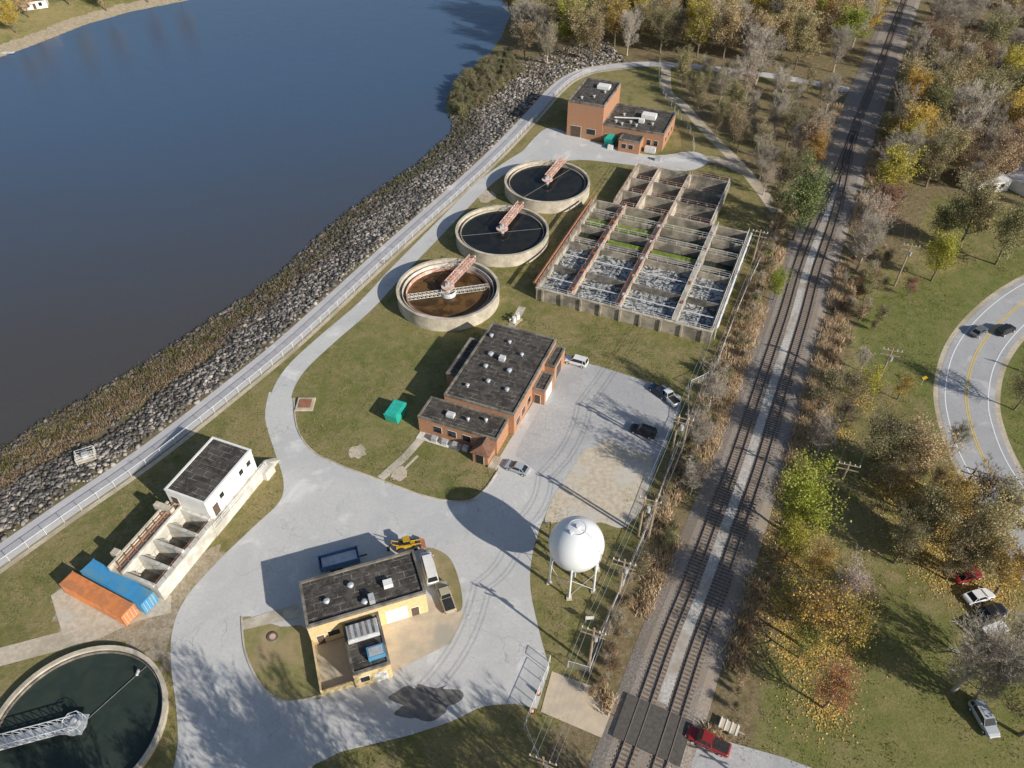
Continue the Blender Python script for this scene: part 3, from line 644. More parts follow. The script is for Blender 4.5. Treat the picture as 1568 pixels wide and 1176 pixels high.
b.box(W+9,W+13,8,10.5,4.86,6,'white_panel'); b.box(W+9,W+10.5,5,6.2,4.86,5.8,'white_panel'); b.tube((W+2,5,5.3),(W+9,7,5.3),.2,None,8,'galv')
b.box(W+13,W+16,-2,-.5,0,1.4,'galv'); b.box(W+17,W+18.6,-6,-5,0,1.2,'metal_gray'); b.box(W+3,W+4.5,-4,-3,0,1.1,'white_panel')
G_.done()
def house(name,u,v,w,l,h,rot,wall='white_panel',roof='shingle_brown'):
    x,y=P(u,v); G_=Group(name,(x,y),rot,tz(x,y)); G_.part('walls').box(-w/2,w/2,-l/2,l/2,0,h,wall)
    G_.part('roof').add([(-w/2-.4,-l/2-.4,h),(w/2+.4,-l/2-.4,h),(w/2+.4,l/2+.4,h),(-w/2-.4,l/2+.4,h),(0,-l/2-.4,h+2.2),(0,l/2+.4,h+2.2)],[(0,4,5,3),(4,1,2,5),(0,1,4),(2,3,5),(0,3,2,1)],roof)
    for x_ in (-w/4,w/4): opening(G_,'s',x_-.6,x_+.6,1,2.3,-l/2)
    opening(G_,'s',-.5,.5,.1,2.1,-l/2,'door_dark'); G_.done()
house('riverside_house',55,10,9,7,3,.4); house('riverside_house',-30,25,8,7,3,.9,'brick'); house('suburban_house',1505,285,9,7,3,.2,roof='metal_gray'); house('suburban_house',1572,288,9,7,3,.5,roof='metal_gray')
b=MB(); q=P(12,80,WZ); b.box(q[0]-5,q[0]+3,q[1]-2,q[1]-.6,WZ+.3,WZ+.5,'galv'); 
for k in range(4): b.cyl(q[0]-4.5+k*2.2,q[1]-1.3,WZ-1.5,WZ+.6,.12,'galv',8)
b.obj('boat_dock')
G_=Group('pipe_manifold',P(790,492),.9); b=G_.part('tanks')
b.box(-1.2,1.2,-.8,.8,0,.3,'concrete'); b.cyl(-.6,0,.3,1.5,.4,'white_panel',12); b.cyl(.6,0,.3,1.5,.4,'white_panel',12); G_.part('pipes').tube((-1.5,.6,.9),(1.8,.6,.9),.12,None,8,'galv'); G_.done()
# ---------------------------------------------------------------- containers / dumpsters
def container(u,v,du,dv,L_,m):
    c=P(u,v,2.6); e=P(u+du,v+dv,2.6); a=math.atan2(e[1]-c[1],e[0]-c[0]); G_=Group('shipping_container',c,a)
    b=G_.part('body'); b.box(-L_/2,L_/2,-1.19,1.19,.15,2.58,m)
    for sx in (-1,1):
        for sy in (-1,1): b.box(sx*L_/2-.09,sx*L_/2+.09,sy*1.19-.05,sy*1.19+.05,0,2.62,m)
    r=G_.part('corrugation'); k=int(L_/.3)
    for i in range(k):
        x=-L_/2+.2+i*(L_-.4)/(k-1); r.box(x-.06,x+.06,1.19,1.23,.2,2.5,m); r.box(x-.06,x+.06,-1.23,-1.19,.2,2.5,m); r.box(x-.05,x+.05,-1.1,1.1,2.58,2.61,m)
    d=G_.part('door_bars')
    for y in (-.8,-.3,.3,.8): d.tube((L_/2+.05,y,.3),(L_/2+.05,y,2.45),.03,None,6,'galv')
    G_.done()
container(178,890,50,28,12.2,'blue_paint'); container(147,909,50,27,12.2,'orange_paint')
def dumpster(u,v,rot,l,w,h):
    c=P(u,v,h/2); G_=Group('dumpster',c,rot); b=G_.part('bin'); b.frus(-l/2,l/2,-w/2,w/2,.2,h,-.3,-.02,'teal_paint')
    for i in range(5): x=-l/2+.3+i*(l-.6)/4; b.box(x-.07,x+.07,-w/2-.1,w/2+.1,.3,h-.1,'teal_paint')
    b.box(-l/2-.35,l/2+.35,-w/2-.12,w/2+.12,h,h+.1,'teal_paint'); b.box(-l/2-.2,l/2+.2,-w/2+.1,w/2-.1,h+.1,h+.3,'teal_paint'); G_.part('casters').box(-l/2+.2,l/2-.2,-w/2+.2,w/2-.2,0,.2,'tyre'); G_.done()
dumpster(606,632,1.2,3.4,2.4,2.0); dumpster(937,213,1.1,5.5,2.4,2.2)
b=MB(); q=P(468,620); b.box(q[0]-1.6,q[0]+1.6,q[1]-1.6,q[1]+1.6,0,.35,'concrete'); b.box(q[0]-1.1,q[0]+1.1,q[1]-1.1,q[1]+1.1,.35,.45,'pipe_rust'); b.obj('valve_vault')
for u,v in ((587,402),(418,976)):
    b=MB(); q=P(u,v); b.cyl(q[0],q[1],.0,.25,.75,'concrete_dark',20); b.cyl(q[0],q[1],.25,.3,.45,'rust_steel',16); b.obj('manhole')
q=P(132,700,0); 
G_=Group('outfall_platform',q,.45,tz(*q)); b=G_.part('deck'); b.box(-1.6,1.6,-1.2,1.2,.8,1.0,'concrete'); 
for x in (-1.5,1.5):
    for y in (-1.1,0,1.1): b.tube((x,y,-1),(x,y,2.0),.05,None,4,'galv')
for z_ in (1.5,2.0):
    for y in (-1.1,1.1): b.tube((-1.5,y,z_),(1.5,y,z_),.04,None,4,'galv')
    for x in (-1.5,1.5): b.tube((x,-1.1,z_),(x,1.1,z_),.04,None,4,'galv')
b.box(-.5,.5,-.4,.4,1.0,1.9,'metal_gray'); G_.done()
# ---------------------------------------------------------------- vehicles
def vehicle(name,r,f,paint,kind='sedan'):
    a=P(*r,.8);c=P(*f,.8); ang=math.atan2(c[1]-a[1],c[0]-a[0]); ctr=((a[0]+c[0])/2,(a[1]+c[1])/2)
    Lh={'sedan':2.35,'suv':2.4,'pickup':2.8,'van':2.9}[kind]
    G_=Group(name,ctr,ang); b=G_.part('body',smooth=False,bevel=.06)
    zh={'sedan':.82,'suv':.98,'pickup':1.0,'van':1.1}[kind]
    st=[(-Lh,.84,.42,zh-.12),(-Lh+.25,.93,.28,zh+.02),(-Lh*.4,.95,.26,zh+.04),(Lh*.35,.95,.26,zh+.02),(Lh-.4,.9,.28,zh-.1),(Lh,.74,.4,zh-.28)]
    vs=[]
    for x,w,z0,z1 in st: vs+=[(x,-w*.95,z0),(x,-w,(z0+z1)/2),(x,-w*.9,z1),(x,w*.9,z1),(x,w,(z0+z1)/2),(x,w*.95,z0)]
    fs=[]
    for i in range(len(st)-1):
        for k in range(6): fs.append((6*i+k,6*i+(k+1)%6,6*i+6+(k+1)%6,6*i+6+k))
    fs+=[tuple(range(6))[::-1],tuple(range(30,36))]; b.add(vs,fs,paint)
    cx0,cx1,hr_,i0,i1={'sedan':(-1.75,1.0,.5,.65,.75),'suv':(-2.3,1.05,.68,.25,.65),'pickup':(-.55,1.45,.7,.2,.6),'van':(-2.8,2.0,1.1,.1,.7)}[kind]
    g_=G_.part('windows'); g_.frus(cx0,cx1,-.84,.84,zh,zh+hr_,i0,.16,'dark_glass',i1)
    t=G_.part('roof_panel',bevel=.03); t.box(cx0+i0-.03,cx1-i1+.03,-.70,.70,zh+hr_,zh+hr_+.05,paint)
    for xx in (cx0+i0*.5+.6,):
        for s_ in (-1,1): t.tube((xx,s_*.85,zh),(xx,s_*.69,zh+hr_),.045,None,4,paint)
    for s_ in (-1,1):
        t.tube((cx1,s_*.83,zh),(cx1-i1,s_*.68,zh+hr_),.05,None,4,paint); t.tube((cx0,s_*.83,zh),(cx0+i0,s_*.68,zh+hr_),.06,None,4,paint)
        t.box(cx1-.45,cx1-.3,s_*1.02-.08,s_*1.02+.08,zh,zh+.14,paint)
    if kind=='pickup': G_.part('cargo_bed').box(-Lh+.2,-.65,-.72,.72,zh+.02,zh+.055,'tyre'); 
    wh=G_.part('wheels')
    for x in (-Lh*.62,Lh*.62):
        for s_ in (-1,1): wh.tube((x,s_*.72,.34),(x,s_*.97,.34),.34,None,16,'tyre'); wh.tube((x,s_*.97,.34),(x,s_*.985,.34),.2,None,10,'galv')
    l=G_.part('lights')
    for s_ in (-1,1): l.box(Lh-.12,Lh+.01,s_*.58-.16,s_*.58+.16,zh-.42,zh-.29,'headlight'); l.box(-Lh-.01,-Lh+.1,s_*.66-.12,s_*.66+.12,zh-.3,zh-.15,'taillight')
    G_.done()
vehicle('parked_car',(812,722),(772,707),'paint_silver'); vehicle('parked_car',(898,556),(866,547),'paint_white','suv')
vehicle('pickup_truck',(1036,617),(1012,593),'paint_white','pickup'); vehicle('parked_car',(1004,665),(966,652),'paint_black','suv')
vehicle('parked_car',(1018,603),(1003,592),'paint_navy'); vehicle('moving_car',(1488,514),(1512,497),'paint_gray'); vehicle('moving_car',(1528,510),(1554,498),'paint_black','suv')
vehicle('parked_car',(1500,975),(1543,955),'paint_white','suv'); vehicle('parked_car',(1502,940),(1538,930),'paint_black'); vehicle('parked_car',(1480,917),(1520,905),'paint_white'); vehicle('parked_car',(1497,1080),(1520,1120),'paint_silver','suv')
vehicle('parked_car',(1465,884),(1500,874),'paint_red'); vehicle('pickup_truck',(1102,1142),(1068,1126),'paint_red','pickup')
vehicle('pickup_truck',(662,888),(652,850),'paint_white','van'); vehicle('pickup_truck',(690,935),(674,890),'paint_beige','pickup')
c=P(1115,1115); G_=Group('flatbed_trailer',c,-.5,0,.8); b=G_.part('bed'); b.box(-1.6,1.6,-.9,.9,.6,.7,'concrete_apron'); b.box(1.6,2.6,-.05,.05,.5,.6,'galv')
for k in range(4): b.box(-1.5+k*.9,-1.3+k*.9,-1,1,.7,.78,'white_panel')
for s_ in (-1,1): G_.part('wheels').tube((0,s_*.9,.35),(0,s_*1.1,.35),.35,None,12,'tyre')
G_.done()
a=P(489,866,1);c=P(550,850,1); G_=Group('dump_trailer',((a[0]+c[0])/2,(a[1]+c[1])/2),math.atan2(c[1]-a[1],c[0]-a[0])); b=G_.part('bed')
b.box(-3,3,-1.2,1.2,.7,.85,'paint_blue')
for q in ((-3,3,-1.2,-1.1),(-3,3,1.1,1.2),(-3,-2.9,-1.1,1.1),(2.9,3,-1.1,1.1)): b.box(*q,.85,1.9,'paint_blue')
for k in range(7): b.box(-2.9+k*.95,-2.75+k*.95,-1.28,-1.2,.8,1.85,'paint_blue'); b.box(-2.9+k*.95,-2.75+k*.95,1.2,1.28,.8,1.85,'paint_blue')
b.box(-2.6,2.7,-1,1,.86,1.35,'galv')
for x in (-1.2,-.2):
    for s_ in (-1,1): G_.part('wheels').tube((x,s_*.8,.4),(x,s_*1.15,.4),.4,None,14,'tyre')
G_.part('drawbar').box(3,4.2,-.08,.08,.6,.75,'tyre'); G_.done()
c=P(626,838); G_=Group('wheel_loader',c,.25,0,.74); b=G_.part('chassis'); b.box(-2.6,-.4,-.75,.75,.8,1.9,'yellow_paint'); b.box(-.4,1.4,-.55,.55,.7,1.3,'yellow_paint'); b.box(-2.5,-1.2,-.5,.5,1.9,2.0,'tyre')
b.frus(-1.0,.4,-.65,.65,1.9,3.0,.1,.1,'dark_glass'); b.box(-1.0,.4,-.7,.7,3.0,3.12,'yellow_paint')
for s_ in (-.5,.5): b.tube((.6,s_,1.4),(2.6,s_,1.2),.12,None,6,'yellow_paint'); b.tube((-2.0,s_,1.9),(-3.4,s_,2.9),.1,None,6,'yellow_paint')
b.tube((-3.4,0,2.9),(-4.2,0,1.2),.14,None,6,'yellow_paint'); b.box(-4.5,-3.9,-.4,.4,.6,1.2,'tyre')
k=G_.part('bucket'); k.add([(2.5,-1.2,.2),(3.5,-1.2,.15),(2.5,-1.2,1.2),(2.5,1.2,.2),(3.5,1.2,.15),(2.5,1.2,1.2)],[(0,1,2),(3,5,4),(0,3,4,1),(0,2,5,3)],'pipe_rust')
for x,r_ in ((-1.7,.75),(1.2,.6)):
    for s_ in (-1,1): G_.part('wheels').tube((x,s_*.7,r_),(x,s_*1.15,r_),r_,None,16,'tyre')
G_.done()
# ---------------------------------------------------------------- fences
def fence(name,pts,h=1.9,step=3.0,mesh=True):
    rp,_=resample(pts,step); G_=Group(name); b=G_.part('posts'); zs=terrain(np.array([p[0] for p in rp]),np.array([p[1] for p in rp]))[0]
    for p,z in zip(rp,zs): b.tube((p[0],p[1],z),(p[0],p[1],z+h),.055,None,5,'galv')
    for i in range(len(rp)-1):
        p,q=rp[i],rp[i+1]; b.tube((p[0],p[1],zs[i]+h),(q[0],q[1],zs[i+1]+h),.04,None,4,'galv',False)
        if mesh: G_.part('mesh').add([(p[0],p[1],zs[i]+.05),(q[0],q[1],zs[i+1]+.05),(q[0],q[1],zs[i+1]+h),(p[0],p[1],zs[i]+h)],[(0,1,2,3)],'chain_link')
    G_.done()
lf=offset(path[1:70],-2.3); fence('levee_fence',lf,1.5,3)
fence('chain_link_fence',catmull(PL([(1178,372),(1150,430),(1120,500),(1098,560),(1088,578),(1046,598)]),3)); 
fence('chain_link_fence',PL([(1052,600),(1052,650),(1030,700),(1000,790),(962,880),(925,965),(903,1032),(842,1014)]))
fence('gate_fence',PL([(842,1014),(838,1030)]),2,1.2); fence('sliding_gate',PL([(838,1030),(803,1115)]),1.8,1.5)
fence('chain_link_fence',PL([(803,1115),(830,1180),(850,1240)])); fence('chain_link_fence',catmull(PL([(1010,95),(1012,140),(1055,200),(1062,240)]),3),1.8)
for u,v in ((824,1062),(815,1090)):
    b=MB(); q=P(u,v); b.cyl(q[0],q[1],0,.08,.35,'tyre',10); b.cyl(q[0],q[1],.08,1.0,.22,'orange_paint',12,.1); b.cyl(q[0],q[1],.5,.65,.19,'white_panel',12,.17); b.obj('traffic_drum')
b=MB(); q=P(902,955); b.box(q[0]-.6,q[0]+.6,q[1]-.03,q[1]+.03,1.2,2.0,'white_panel'); b.cyl(q[0]-.5,q[1]+.08,0,2,.05,'galv',6); b.cyl(q[0]+.5,q[1]+.08,0,2,.05,'galv',6); b.obj('notice_sign')
b=MB(); q=P(1410,590); b.cyl(q[0],q[1],0,2.2,.05,'galv',6); b.add([(q[0],q[1]-.08,1.4),(q[0]+.6,q[1]-.08,2.0),(q[0],q[1]-.08,2.6),(q[0]-.6,q[1]-.08,2.0)],[(0,1,2,3)],'yellow_paint'); b.obj('warning_sign')
# ---------------------------------------------------------------- utility poles
def pole(u,v,h,rot,twin=False):
    x,y=P(u,v,h); z=tz(x,y); G_=Group('utility_pole',(x,y),rot,z); b=G_.part('shaft'); xs_=(-.8,.8) if twin else (0,)
    for q in xs_: b.tube((q,0,0),(q,0,h),.21,.14,8,'pole_wood')
    for zz in (h-.5,h-1.6): b.box(-1.7,1.7,-.18,-.06,zz-.08,zz+.08,'pole_wood')
    i=G_.part('insulators')
    for q in (-1.55,-.8,.8,1.55): i.cyl(q,-.12,h-.42,h-.12,.08,'white_panel',6)
    if twin: G_.part('transformers').cyl(0,-.35,h-3,h-1.9,.3,'metal_gray',12)
    elif h>9: G_.part('transformers').cyl(.4,0,h-2.9,h-1.9,.27,'metal_gray',12)
    G_.done(); return (x,y,z+h-.2,rot)
def wires(pl,offs=(-1.5,-.8,.8,1.5),m='galv',r=.022):
    b=MB()
    for p,q in zip(pl,pl[1:]):
        for o_ in offs:
            a=Vector((p[0]+o_*math.cos(p[3]),p[1]+o_*math.sin(p[3]),p[2]));c=Vector((q[0]+o_*math.cos(q[3]),q[1]+o_*math.sin(q[3]),q[2])); pr=a
            for k in range(1,9):
                t=k/8; m_=a.lerp(c,t); m_.z-=(1-(2*t-1)**2)*.7; b.tube(pr,m_,r,None,3,m,False); pr=m_
    b.obj('power_lines')
l1=[pole(1165,352,9,-.4),pole(1048,637,10,-.35,True),pole(997,762,10,-.35,True),pole(957,857,10,-.35),pole(910,962,10,-.35),pole(832,1160,10,-.35)]; wires(l1)
l2=[pole(1411,148,11,-.3),pole(1397,373,11,-.3),pole(1368,533,11,-.3),pole(1302,708,9,-.3)]; wires(l2,(-1.5,1.5),'wire_dark',.018)
l3=[pole(1740,560,10,-.5),pole(1496,716,9,-.5),pole(1300,1250,9,-.3)]
b=MB(); x,y=P(843,800,5.5); b.cyl(x,y,0,5.5,.09,'pole_wood',8); b.box(x-.9,x,y-.06,y+.06,5.4,5.5,'galv'); b.box(x-1.3,x-.8,y-.14,y+.14,5.35,5.48,'metal_gray'); b.obj('street_lamp')
# ---------------------------------------------------------------- trees
def tree_geo(seed,h=10.,cr=4.2,nleaf=6000,ls=.27,twigs=0,sig=.55,nl=15):
    r=random.Random(seed); b=MB(); tips=[]
    pts=[Vector((0,0,0))]
    for i in range(7): pts.append(pts[-1]+Vector((r.uniform(-.16,.16),r.uniform(-.16,.16),h*.86/7)))
    tr=.022*h+.05
    for i in range(7): b.tube(pts[i],pts[i+1],tr*(1-i/7.6),tr*(1-(i+1)/7.6),6,'B',False)
    def grow(p,d,l,rad_,lev):
        ns=4 if lev==0 else (3 if lev==1 else 2)
        for k in range(ns):
            d=(d+Vector((r.uniform(-.25,.25),r.uniform(-.25,.25),r.uniform(-.06,.28)))).normalized()
            q=p+d*l/ns; b.tube(p,q,rad_*(1-k/ns*.7),rad_*(1-(k+1)/ns*.7),4 if lev<1 else 3,'B',False); p=q
            if lev<2:
                for j in range(2):
                    s_=Vector((r.uniform(-1,1),r.uniform(-1,1),r.uniform(-.2,.8))); s_=(d*.6+s_*.9).normalized()
                    grow(q,s_,l*r.uniform(.35,.55),rad_*.45,lev+1)
            if lev>=1: tips.append(q.copy())
        if lev==2 and twigs:
            for j in range(twigs):
                s_=(d+Vector((r.uniform(-.9,.9),r.uniform(-.9,.9),r.uniform(-.3,.9)))).normalized(); b.tube(p,p+s_*r.uniform(.4,.95),.022,.008,3,'B',False)
    for i in range(nl):
        t=.24+.66*(i+r.random()*.6)/nl; k=min(6,int(t/.86*7)) ; f=t/.86*7-k; 
        if k>=6: k,f=6,.9
        p=pts[k].lerp(pts[k+1],min(1,f)); az=i*2.4+r.uniform(-.5,.5); el=r.uniform(.15,.55)+t*.6
        zz=(t*h-.5*h)/(.55*h); l=cr*math.sqrt(max(.08,1-zz*zz))*r.uniform(.55,1.25)
        grow(p,Vector((math.cos(az)*math.cos(el),math.sin(az)*math.cos(el),math.sin(el))),l,tr*.42*(1-t*.5),0)
    grow(pts[-1],Vector((r.uniform(-.2,.2),r.uniform(-.2,.2),1)),h*.16,tr*.25,0)
    bv=np.array(b.v); bf=[f for f in b.f]
    rs=np.random.RandomState(seed); T=np.array([tuple(t) for t in tips])
    clump=rs.rand(len(T))*.7; dens=rs.rand(len(T))**1.6+.04; dens/=dens.sum()
    ix=rs.choice(len(T),nleaf,p=dens); C=T[ix]+rs.normal(0,sig*h/10,(nleaf,3))*[1,1,.8]
    C[:,2]=np.maximum(C[:,2],.6 if h>5 else .15)
    a=rs.normal(size=(nleaf,3)); a/=np.linalg.norm(a,axis=1)[:,None]; c2=rs.normal(size=(nleaf,3)); c2=np.cross(a,c2); c2/=np.linalg.norm(c2,axis=1)[:,None]
    sz=ls*(.6+.8*rs.rand(nleaf))[:,None]*.5
    LV=np.stack([C-a*sz,C-c2*sz*.7,C+a*sz,C+c2*sz*.7],1).reshape(-1,3)
    tone=np.repeat(np.clip(clump[ix]+rs.rand(nleaf)*.35,0,1),4)
    return bv,bf,LV,tone
def build(geo,kind,name):
    bv,bf,LV,tone=geo; n0=len(bv)
    F2=np.array([f if len(f)==4 else list(f)+[f[-1]] for f in bf]) 
    LF=np.arange(len(LV)).reshape(-1,4)+n0
    me=npmesh(name,np.vstack([bv,LV]),np.vstack([F2,LF]),['bark_gray' if kind in('bare','pink') else 'bark','leaf_'+kind],{'tone':np.concatenate([np.zeros(n0)+.3,tone])})
    mi=np.zeros(len(me.polygons),np.int32); mi[len(F2):]=1; me.polygons.foreach_set('material_index',mi); me.update(); return me
GEO={'full':[tree_geo(s,10,4.4,8000,.28,0,.46) for s in (11,12,13,14)],'sparse':[tree_geo(s,10,4.3,3400,.25,2,.45) for s in (21,22,23)],'bare':[tree_geo(s,10,3.9,260,.2,5,.5,17) for s in (31,32,33)],
 'shrub':[tree_geo(s,3,1.7,1300,.2,1,1.1,9) for s in (41,42)]}
CACHE={}
def getmesh(form,kind):
    i=R.randrange(len(GEO[form])); k=(form,kind,i)
    if k not in CACHE: CACHE[k]=build(GEO[form][i],kind,'tree_'+form+'_'+kind)
    return CACHE[k]
LITTER=[]
def T(u,v,h,kind,form='full',name=None,wid=1.):
    x,y=P(u,v,.58*h); s=h/10
    if kind in ('gold','tan','orange','yellowgreen') and v>500: LITTER.append((x,y,h))
    link(name or {'bare':'bare_tree','green':'green_leaf_tree','olive':'willow_tree'}.get(kind,'autumn_tree'),getmesh(form,kind),None,(x,y,tz(x,y)-.05),R.uniform(0,6.28),(s*wid,s*wid,s))
for a in [(1228,322,14,'green','full'),(1225,775,12,'yellowgreen','full'),(1212,830,7,'yellowgreen','full'),(1248,955,11,'gold','sparse'),(1215,925,8,'gold','sparse'),(1300,960,9,'gold','sparse'),(1235,985,7,'yellowgreen','sparse'),(1275,1060,8,'orange','sparse'),(1303,908,7.5,'pink','sparse'),
 (1268,600,8,'olive','sparse'),(1328,590,6,'yellowgreen','full'),(1290,640,6,'tan','bare'),(1345,690,11,'olive','sparse'),(1405,705,10,'tan','full'),(1372,725,8,'tan','sparse'),(1455,775,10,'gold','sparse'),(1500,840,11,'tan','full'),(1385,835,8,'olive','sparse'),(1540,790,9,'tan','full'),(1545,880,9,'gold','sparse'),(1470,850,8,'tan','sparse'),(1500,760,8,'tan','bare'),(1420,800,9,'tan','full'),
 (1490,335,13,'olive','full'),(1545,365,12,'olive','full'),(1445,345,9,'olive','full'),(1440,400,9,'yellowgreen','full'),(1330,440,6,'olive','full'),(1360,250,10,'bare','bare'),(1395,440,4,'red','sparse'),(1480,190,15,'bare','bare'),(1535,250,13,'tan','sparse'),(1545,120,13,'gold','full'),(1520,70,13,'olive','full'),(1245,215,10,'tan','sparse'),(1250,235,7,'orange','full'),(1190,180,10,'bare','bare'),(1165,90,14,'bare','bare'),(1150,100,13,'bare','bare'),(1210,200,9,'olive','sparse'),(1120,180,5,'olive','sparse'),
 (1492,1020,12,'bare','bare'),(1520,1040,10,'bare','bare'),(1190,440,6,'yellowgreen','full'),(1570,600,8,'olive','sparse'),(1560,190,12,'gold','full'),(1420,70,12,'red','sparse'),
 (1575,1010,11,'bare','bare'),(1600,1090,12,'olive','sparse'),(1255,860,6,'gold','sparse'),(12,20,9,'gold','full'),(35,2,9,'tan','full'),(150,-22,11,'tan','full'),(215,-35,11,'orange','sparse'),(95,-25,12,'gold','full'),(265,-40,11,'tan','full')]: T(*a)
for x,y,h in ((-6,22,16),(4,26,14),(-16,24,15),(-26,22,13),(12,23,15),(19,26,12),(-1,15,18),(-34,18,15)):
    link('bare_tree',getmesh('bare','bare'),None,(x,y,0),R.uniform(0,6),(h/10*.95,h/10*.95,h/10))
for u,v,h in ((1072,668,7.5),(1062,735,6.5),(1092,600,7.5)): T(u,v,h,'bare','bare')
def scatter(poly,n,mind,seed):
    r=random.Random(seed); xs_=[p[0] for p in poly];ys_=[p[1] for p in poly];out=[];pa=np.array(poly); c=0
    while len(out)<n and c<n*30:
        c+=1;x=r.uniform(min(xs_),max(xs_));y=r.uniform(min(ys_),max(ys_))
        if not pip(np.array([x]),np.array([y]),pa)[0]: continue
        if any((x-a)**2+(y-b_)**2<mind*mind for a,b_ in out): continue
        out.append((x,y))
    return out
def mass(name,poly,n,mind,seed,kinds,h0,h1):
    e=bpy.data.objects.new(name,None); S.collection.objects.link(e)
    pts=scatter(poly,n,mind,seed)
    if not pts: return
    zz,_,_,_,iw=terrain(np.array([p[0] for p in pts]),np.array([p[1] for p in pts])); dr=dist(np.array([p[0] for p in pts]),np.array([p[1] for p in pts]),railc); dpp=dist(np.array([p[0] for p in pts]),np.array([p[1] for p in pts]),path)
    for (x,y),z,w_,d_,dp_ in zip(pts,zz,iw,dr,dpp):
        if w_ or d_<8 or dp_<6: continue
        form,kind=R.choice(kinds); h=R.uniform(h0,h1); s=h/10 if form!='shrub' else h/3
        link('tree',getmesh(form,kind),e,(x,y,z-.1),R.uniform(0,6.28),(s*R.uniform(.85,1.1),s*R.uniform(.85,1.1),s))
KN=[('full','gold'),('full','tan'),('full','tan'),('full','gold'),('sparse','tan'),('sparse','tan'),('full','olive'),('sparse','olive'),('sparse','gold'),('bare','bare'),('sparse','bare'),('full','yellowgreen'),('bare','bare'),('full','tan')]
mass('woodland_trees',woodsN,360,5.6,3,KN,10,15)
mass('woodland_trees',woodsR,200,6.5,4,[('sparse','olive'),('sparse','tan'),('bare','bare'),('bare','bare'),('full','olive'),('sparse','red'),('full','tan'),('sparse','bare'),('full','gold')],7,12)
mass('thicket_trees',woodsN2,50,6,5,[('sparse','tan'),('bare','bare'),('sparse','olive'),('sparse','bare'),('full','olive')],5,9)
mass('roadside_thicket',woodsR2,9,8,6,[('sparse','tan'),('sparse','olive'),('bare','bare'),('sparse','gold')],4,8)
mass('woodland_trees',PL([(1400,120),(1600,120),(1600,270),(1420,280)]),34,7,8,[('full','olive'),('sparse','tan'),('bare','bare'),('full','tan')],8,12)
e=bpy.data.objects.new('trackside_brush',None); S.collection.objects.link(e)
def side(off,n,y0,y1,kinds,h0,h1,jit):
    l=offset(railc,off)
    rp=[p for p in resample(l,1.)[0] if y0<p[1]<y1]
    for _ in range(n):
        p=R.choice(rp); x,y=p[0]+R.uniform(-jit,jit),p[1]+R.uniform(-jit,jit); k=R.choice(kinds); h=R.uniform(h0,h1)
        link('shrub',getmesh('shrub',k),e,(x,y,0),R.uniform(0,6),h/3)
side(-9.0,150,60,215,['olive','tan','tan','green','tan','bare','olive'],.7,2.4,2.0); side(9.5,60,95,250,['tan','olive','red','bare'],.8,2.2,1.8); side(13,40,120,260,['tan','red','olive','bare'],1,3.0,3)
side(9,14,40,95,['tan','olive'],.8,1.8,1); side(-8.5,20,45,62,['tan','bare','red'],.8,2.0,1.5)
e2=bpy.data.objects.new('marsh_brush',None); S.collection.objects.link(e2)
for x,y in scatter(PL([(700,178),(690,160),(705,128),(740,100),(775,85),(800,118),(770,140),(735,165)],-3),150,1.6,9):
    link('shrub',getmesh('shrub',R.choice(['green','olive','green','olive'])),e2,(x,y,tz(x,y)-.3),R.uniform(0,6),R.uniform(.5,1.0))
def tufts(name,pts,h,m,nb=16,sp=.5,seed=2,wd=1.):
    rs=np.random.RandomState(seed); n=len(pts); Pn=np.repeat(np.array(pts),nb,0); k=len(Pn); 
    zz=terrain(np.array([p[0] for p in pts]),np.array([p[1] for p in pts]))[0]; Zz=np.repeat(zz,nb)
    base=np.stack([Pn[:,0]+rs.normal(0,sp,k),Pn[:,1]+rs.normal(0,sp,k),Zz],1); hh=h*(.5+.8*rs.rand(k)); a=rs.rand(k)*6.28; w=(.06+.05*rs.rand(k))*wd
    tip=base+np.stack([rs.normal(0,.28,k)*hh,rs.normal(0,.28,k)*hh,hh],1); dx=np.stack([np.cos(a)*w,np.sin(a)*w,np.zeros(k)],1)
    V=np.stack([base-dx,base+dx,tip],1).reshape(-1,3); t=np.repeat(np.clip(np.repeat(rs.rand(n),nb)*.6+rs.rand(k)*.4,0,1),3)
    link(name,npmesh(name,V,np.arange(3*k).reshape(-1,3),[m],{'tone':t}))
pt=[]
for off,n,y0,y1,j in ((7.0,1200,40,200,.9),(-7.0,1100,45,230,1.0),(-10.0,500,60,200,1.6),(9.6,450,60,210,1.5)):
    rp=[p for p in resample(offset(railc,off),1.)[0] if y0<p[1]<y1]
    for _ in range(n):
        p=R.choice(rp)
        if math.sin(p[1]*.23+off)+math.sin(p[1]*.07)*.8<-.5: continue
        pt.append((p[0]+R.uniform(-j,j),p[1]+R.uniform(-j,j)))
tufts('dry_grass',pt,1.1,'straw',24)
# lawn texture: short uneven grass, kept off every paved surface
cx_=NR.uniform(-120,140,60000); cy_=NR.uniform(34,250,60000)
keep=~pip(cx_,cy_,main)&~pip(cx_,cy_,srv)&~pip(cx_,cy_,bpoly)&~pip(cx_,cy_,wpoly)&(dist(cx_,cy_,inner)>2.6)&(dist(cx_,cy_,path)>3.8)&(dist(cx_,cy_,railc)>7)&(dist(cx_,cy_,hw)>6.5)&(dist(cx_,cy_,trail)>2.2)&(cy_<200)
for pl in (PL([(845,1028),(988,1082),(968,1150),(828,1090)]),PL([(1052,1118),(1200,1160),(1400,1235),(1030,1235)]),PL([(78,905),(120,890),(215,925),(330,830),(350,850),(262,960),(262,1050),(180,985),(-40,1040),(-40,1005)]),PL([(-120,1000),(130,985),(260,1060),(260,1300),(-200,1300)])): keep&=~pip(cx_,cy_,pl)
cl=np.sin(cx_*.31+np.sin(cy_*.17)*2)+np.sin(cy_*.27+cx_*.11)+NR.normal(0,.8,60000); keep&=cl>-.2
k_=np.where(keep)[0][:17000]
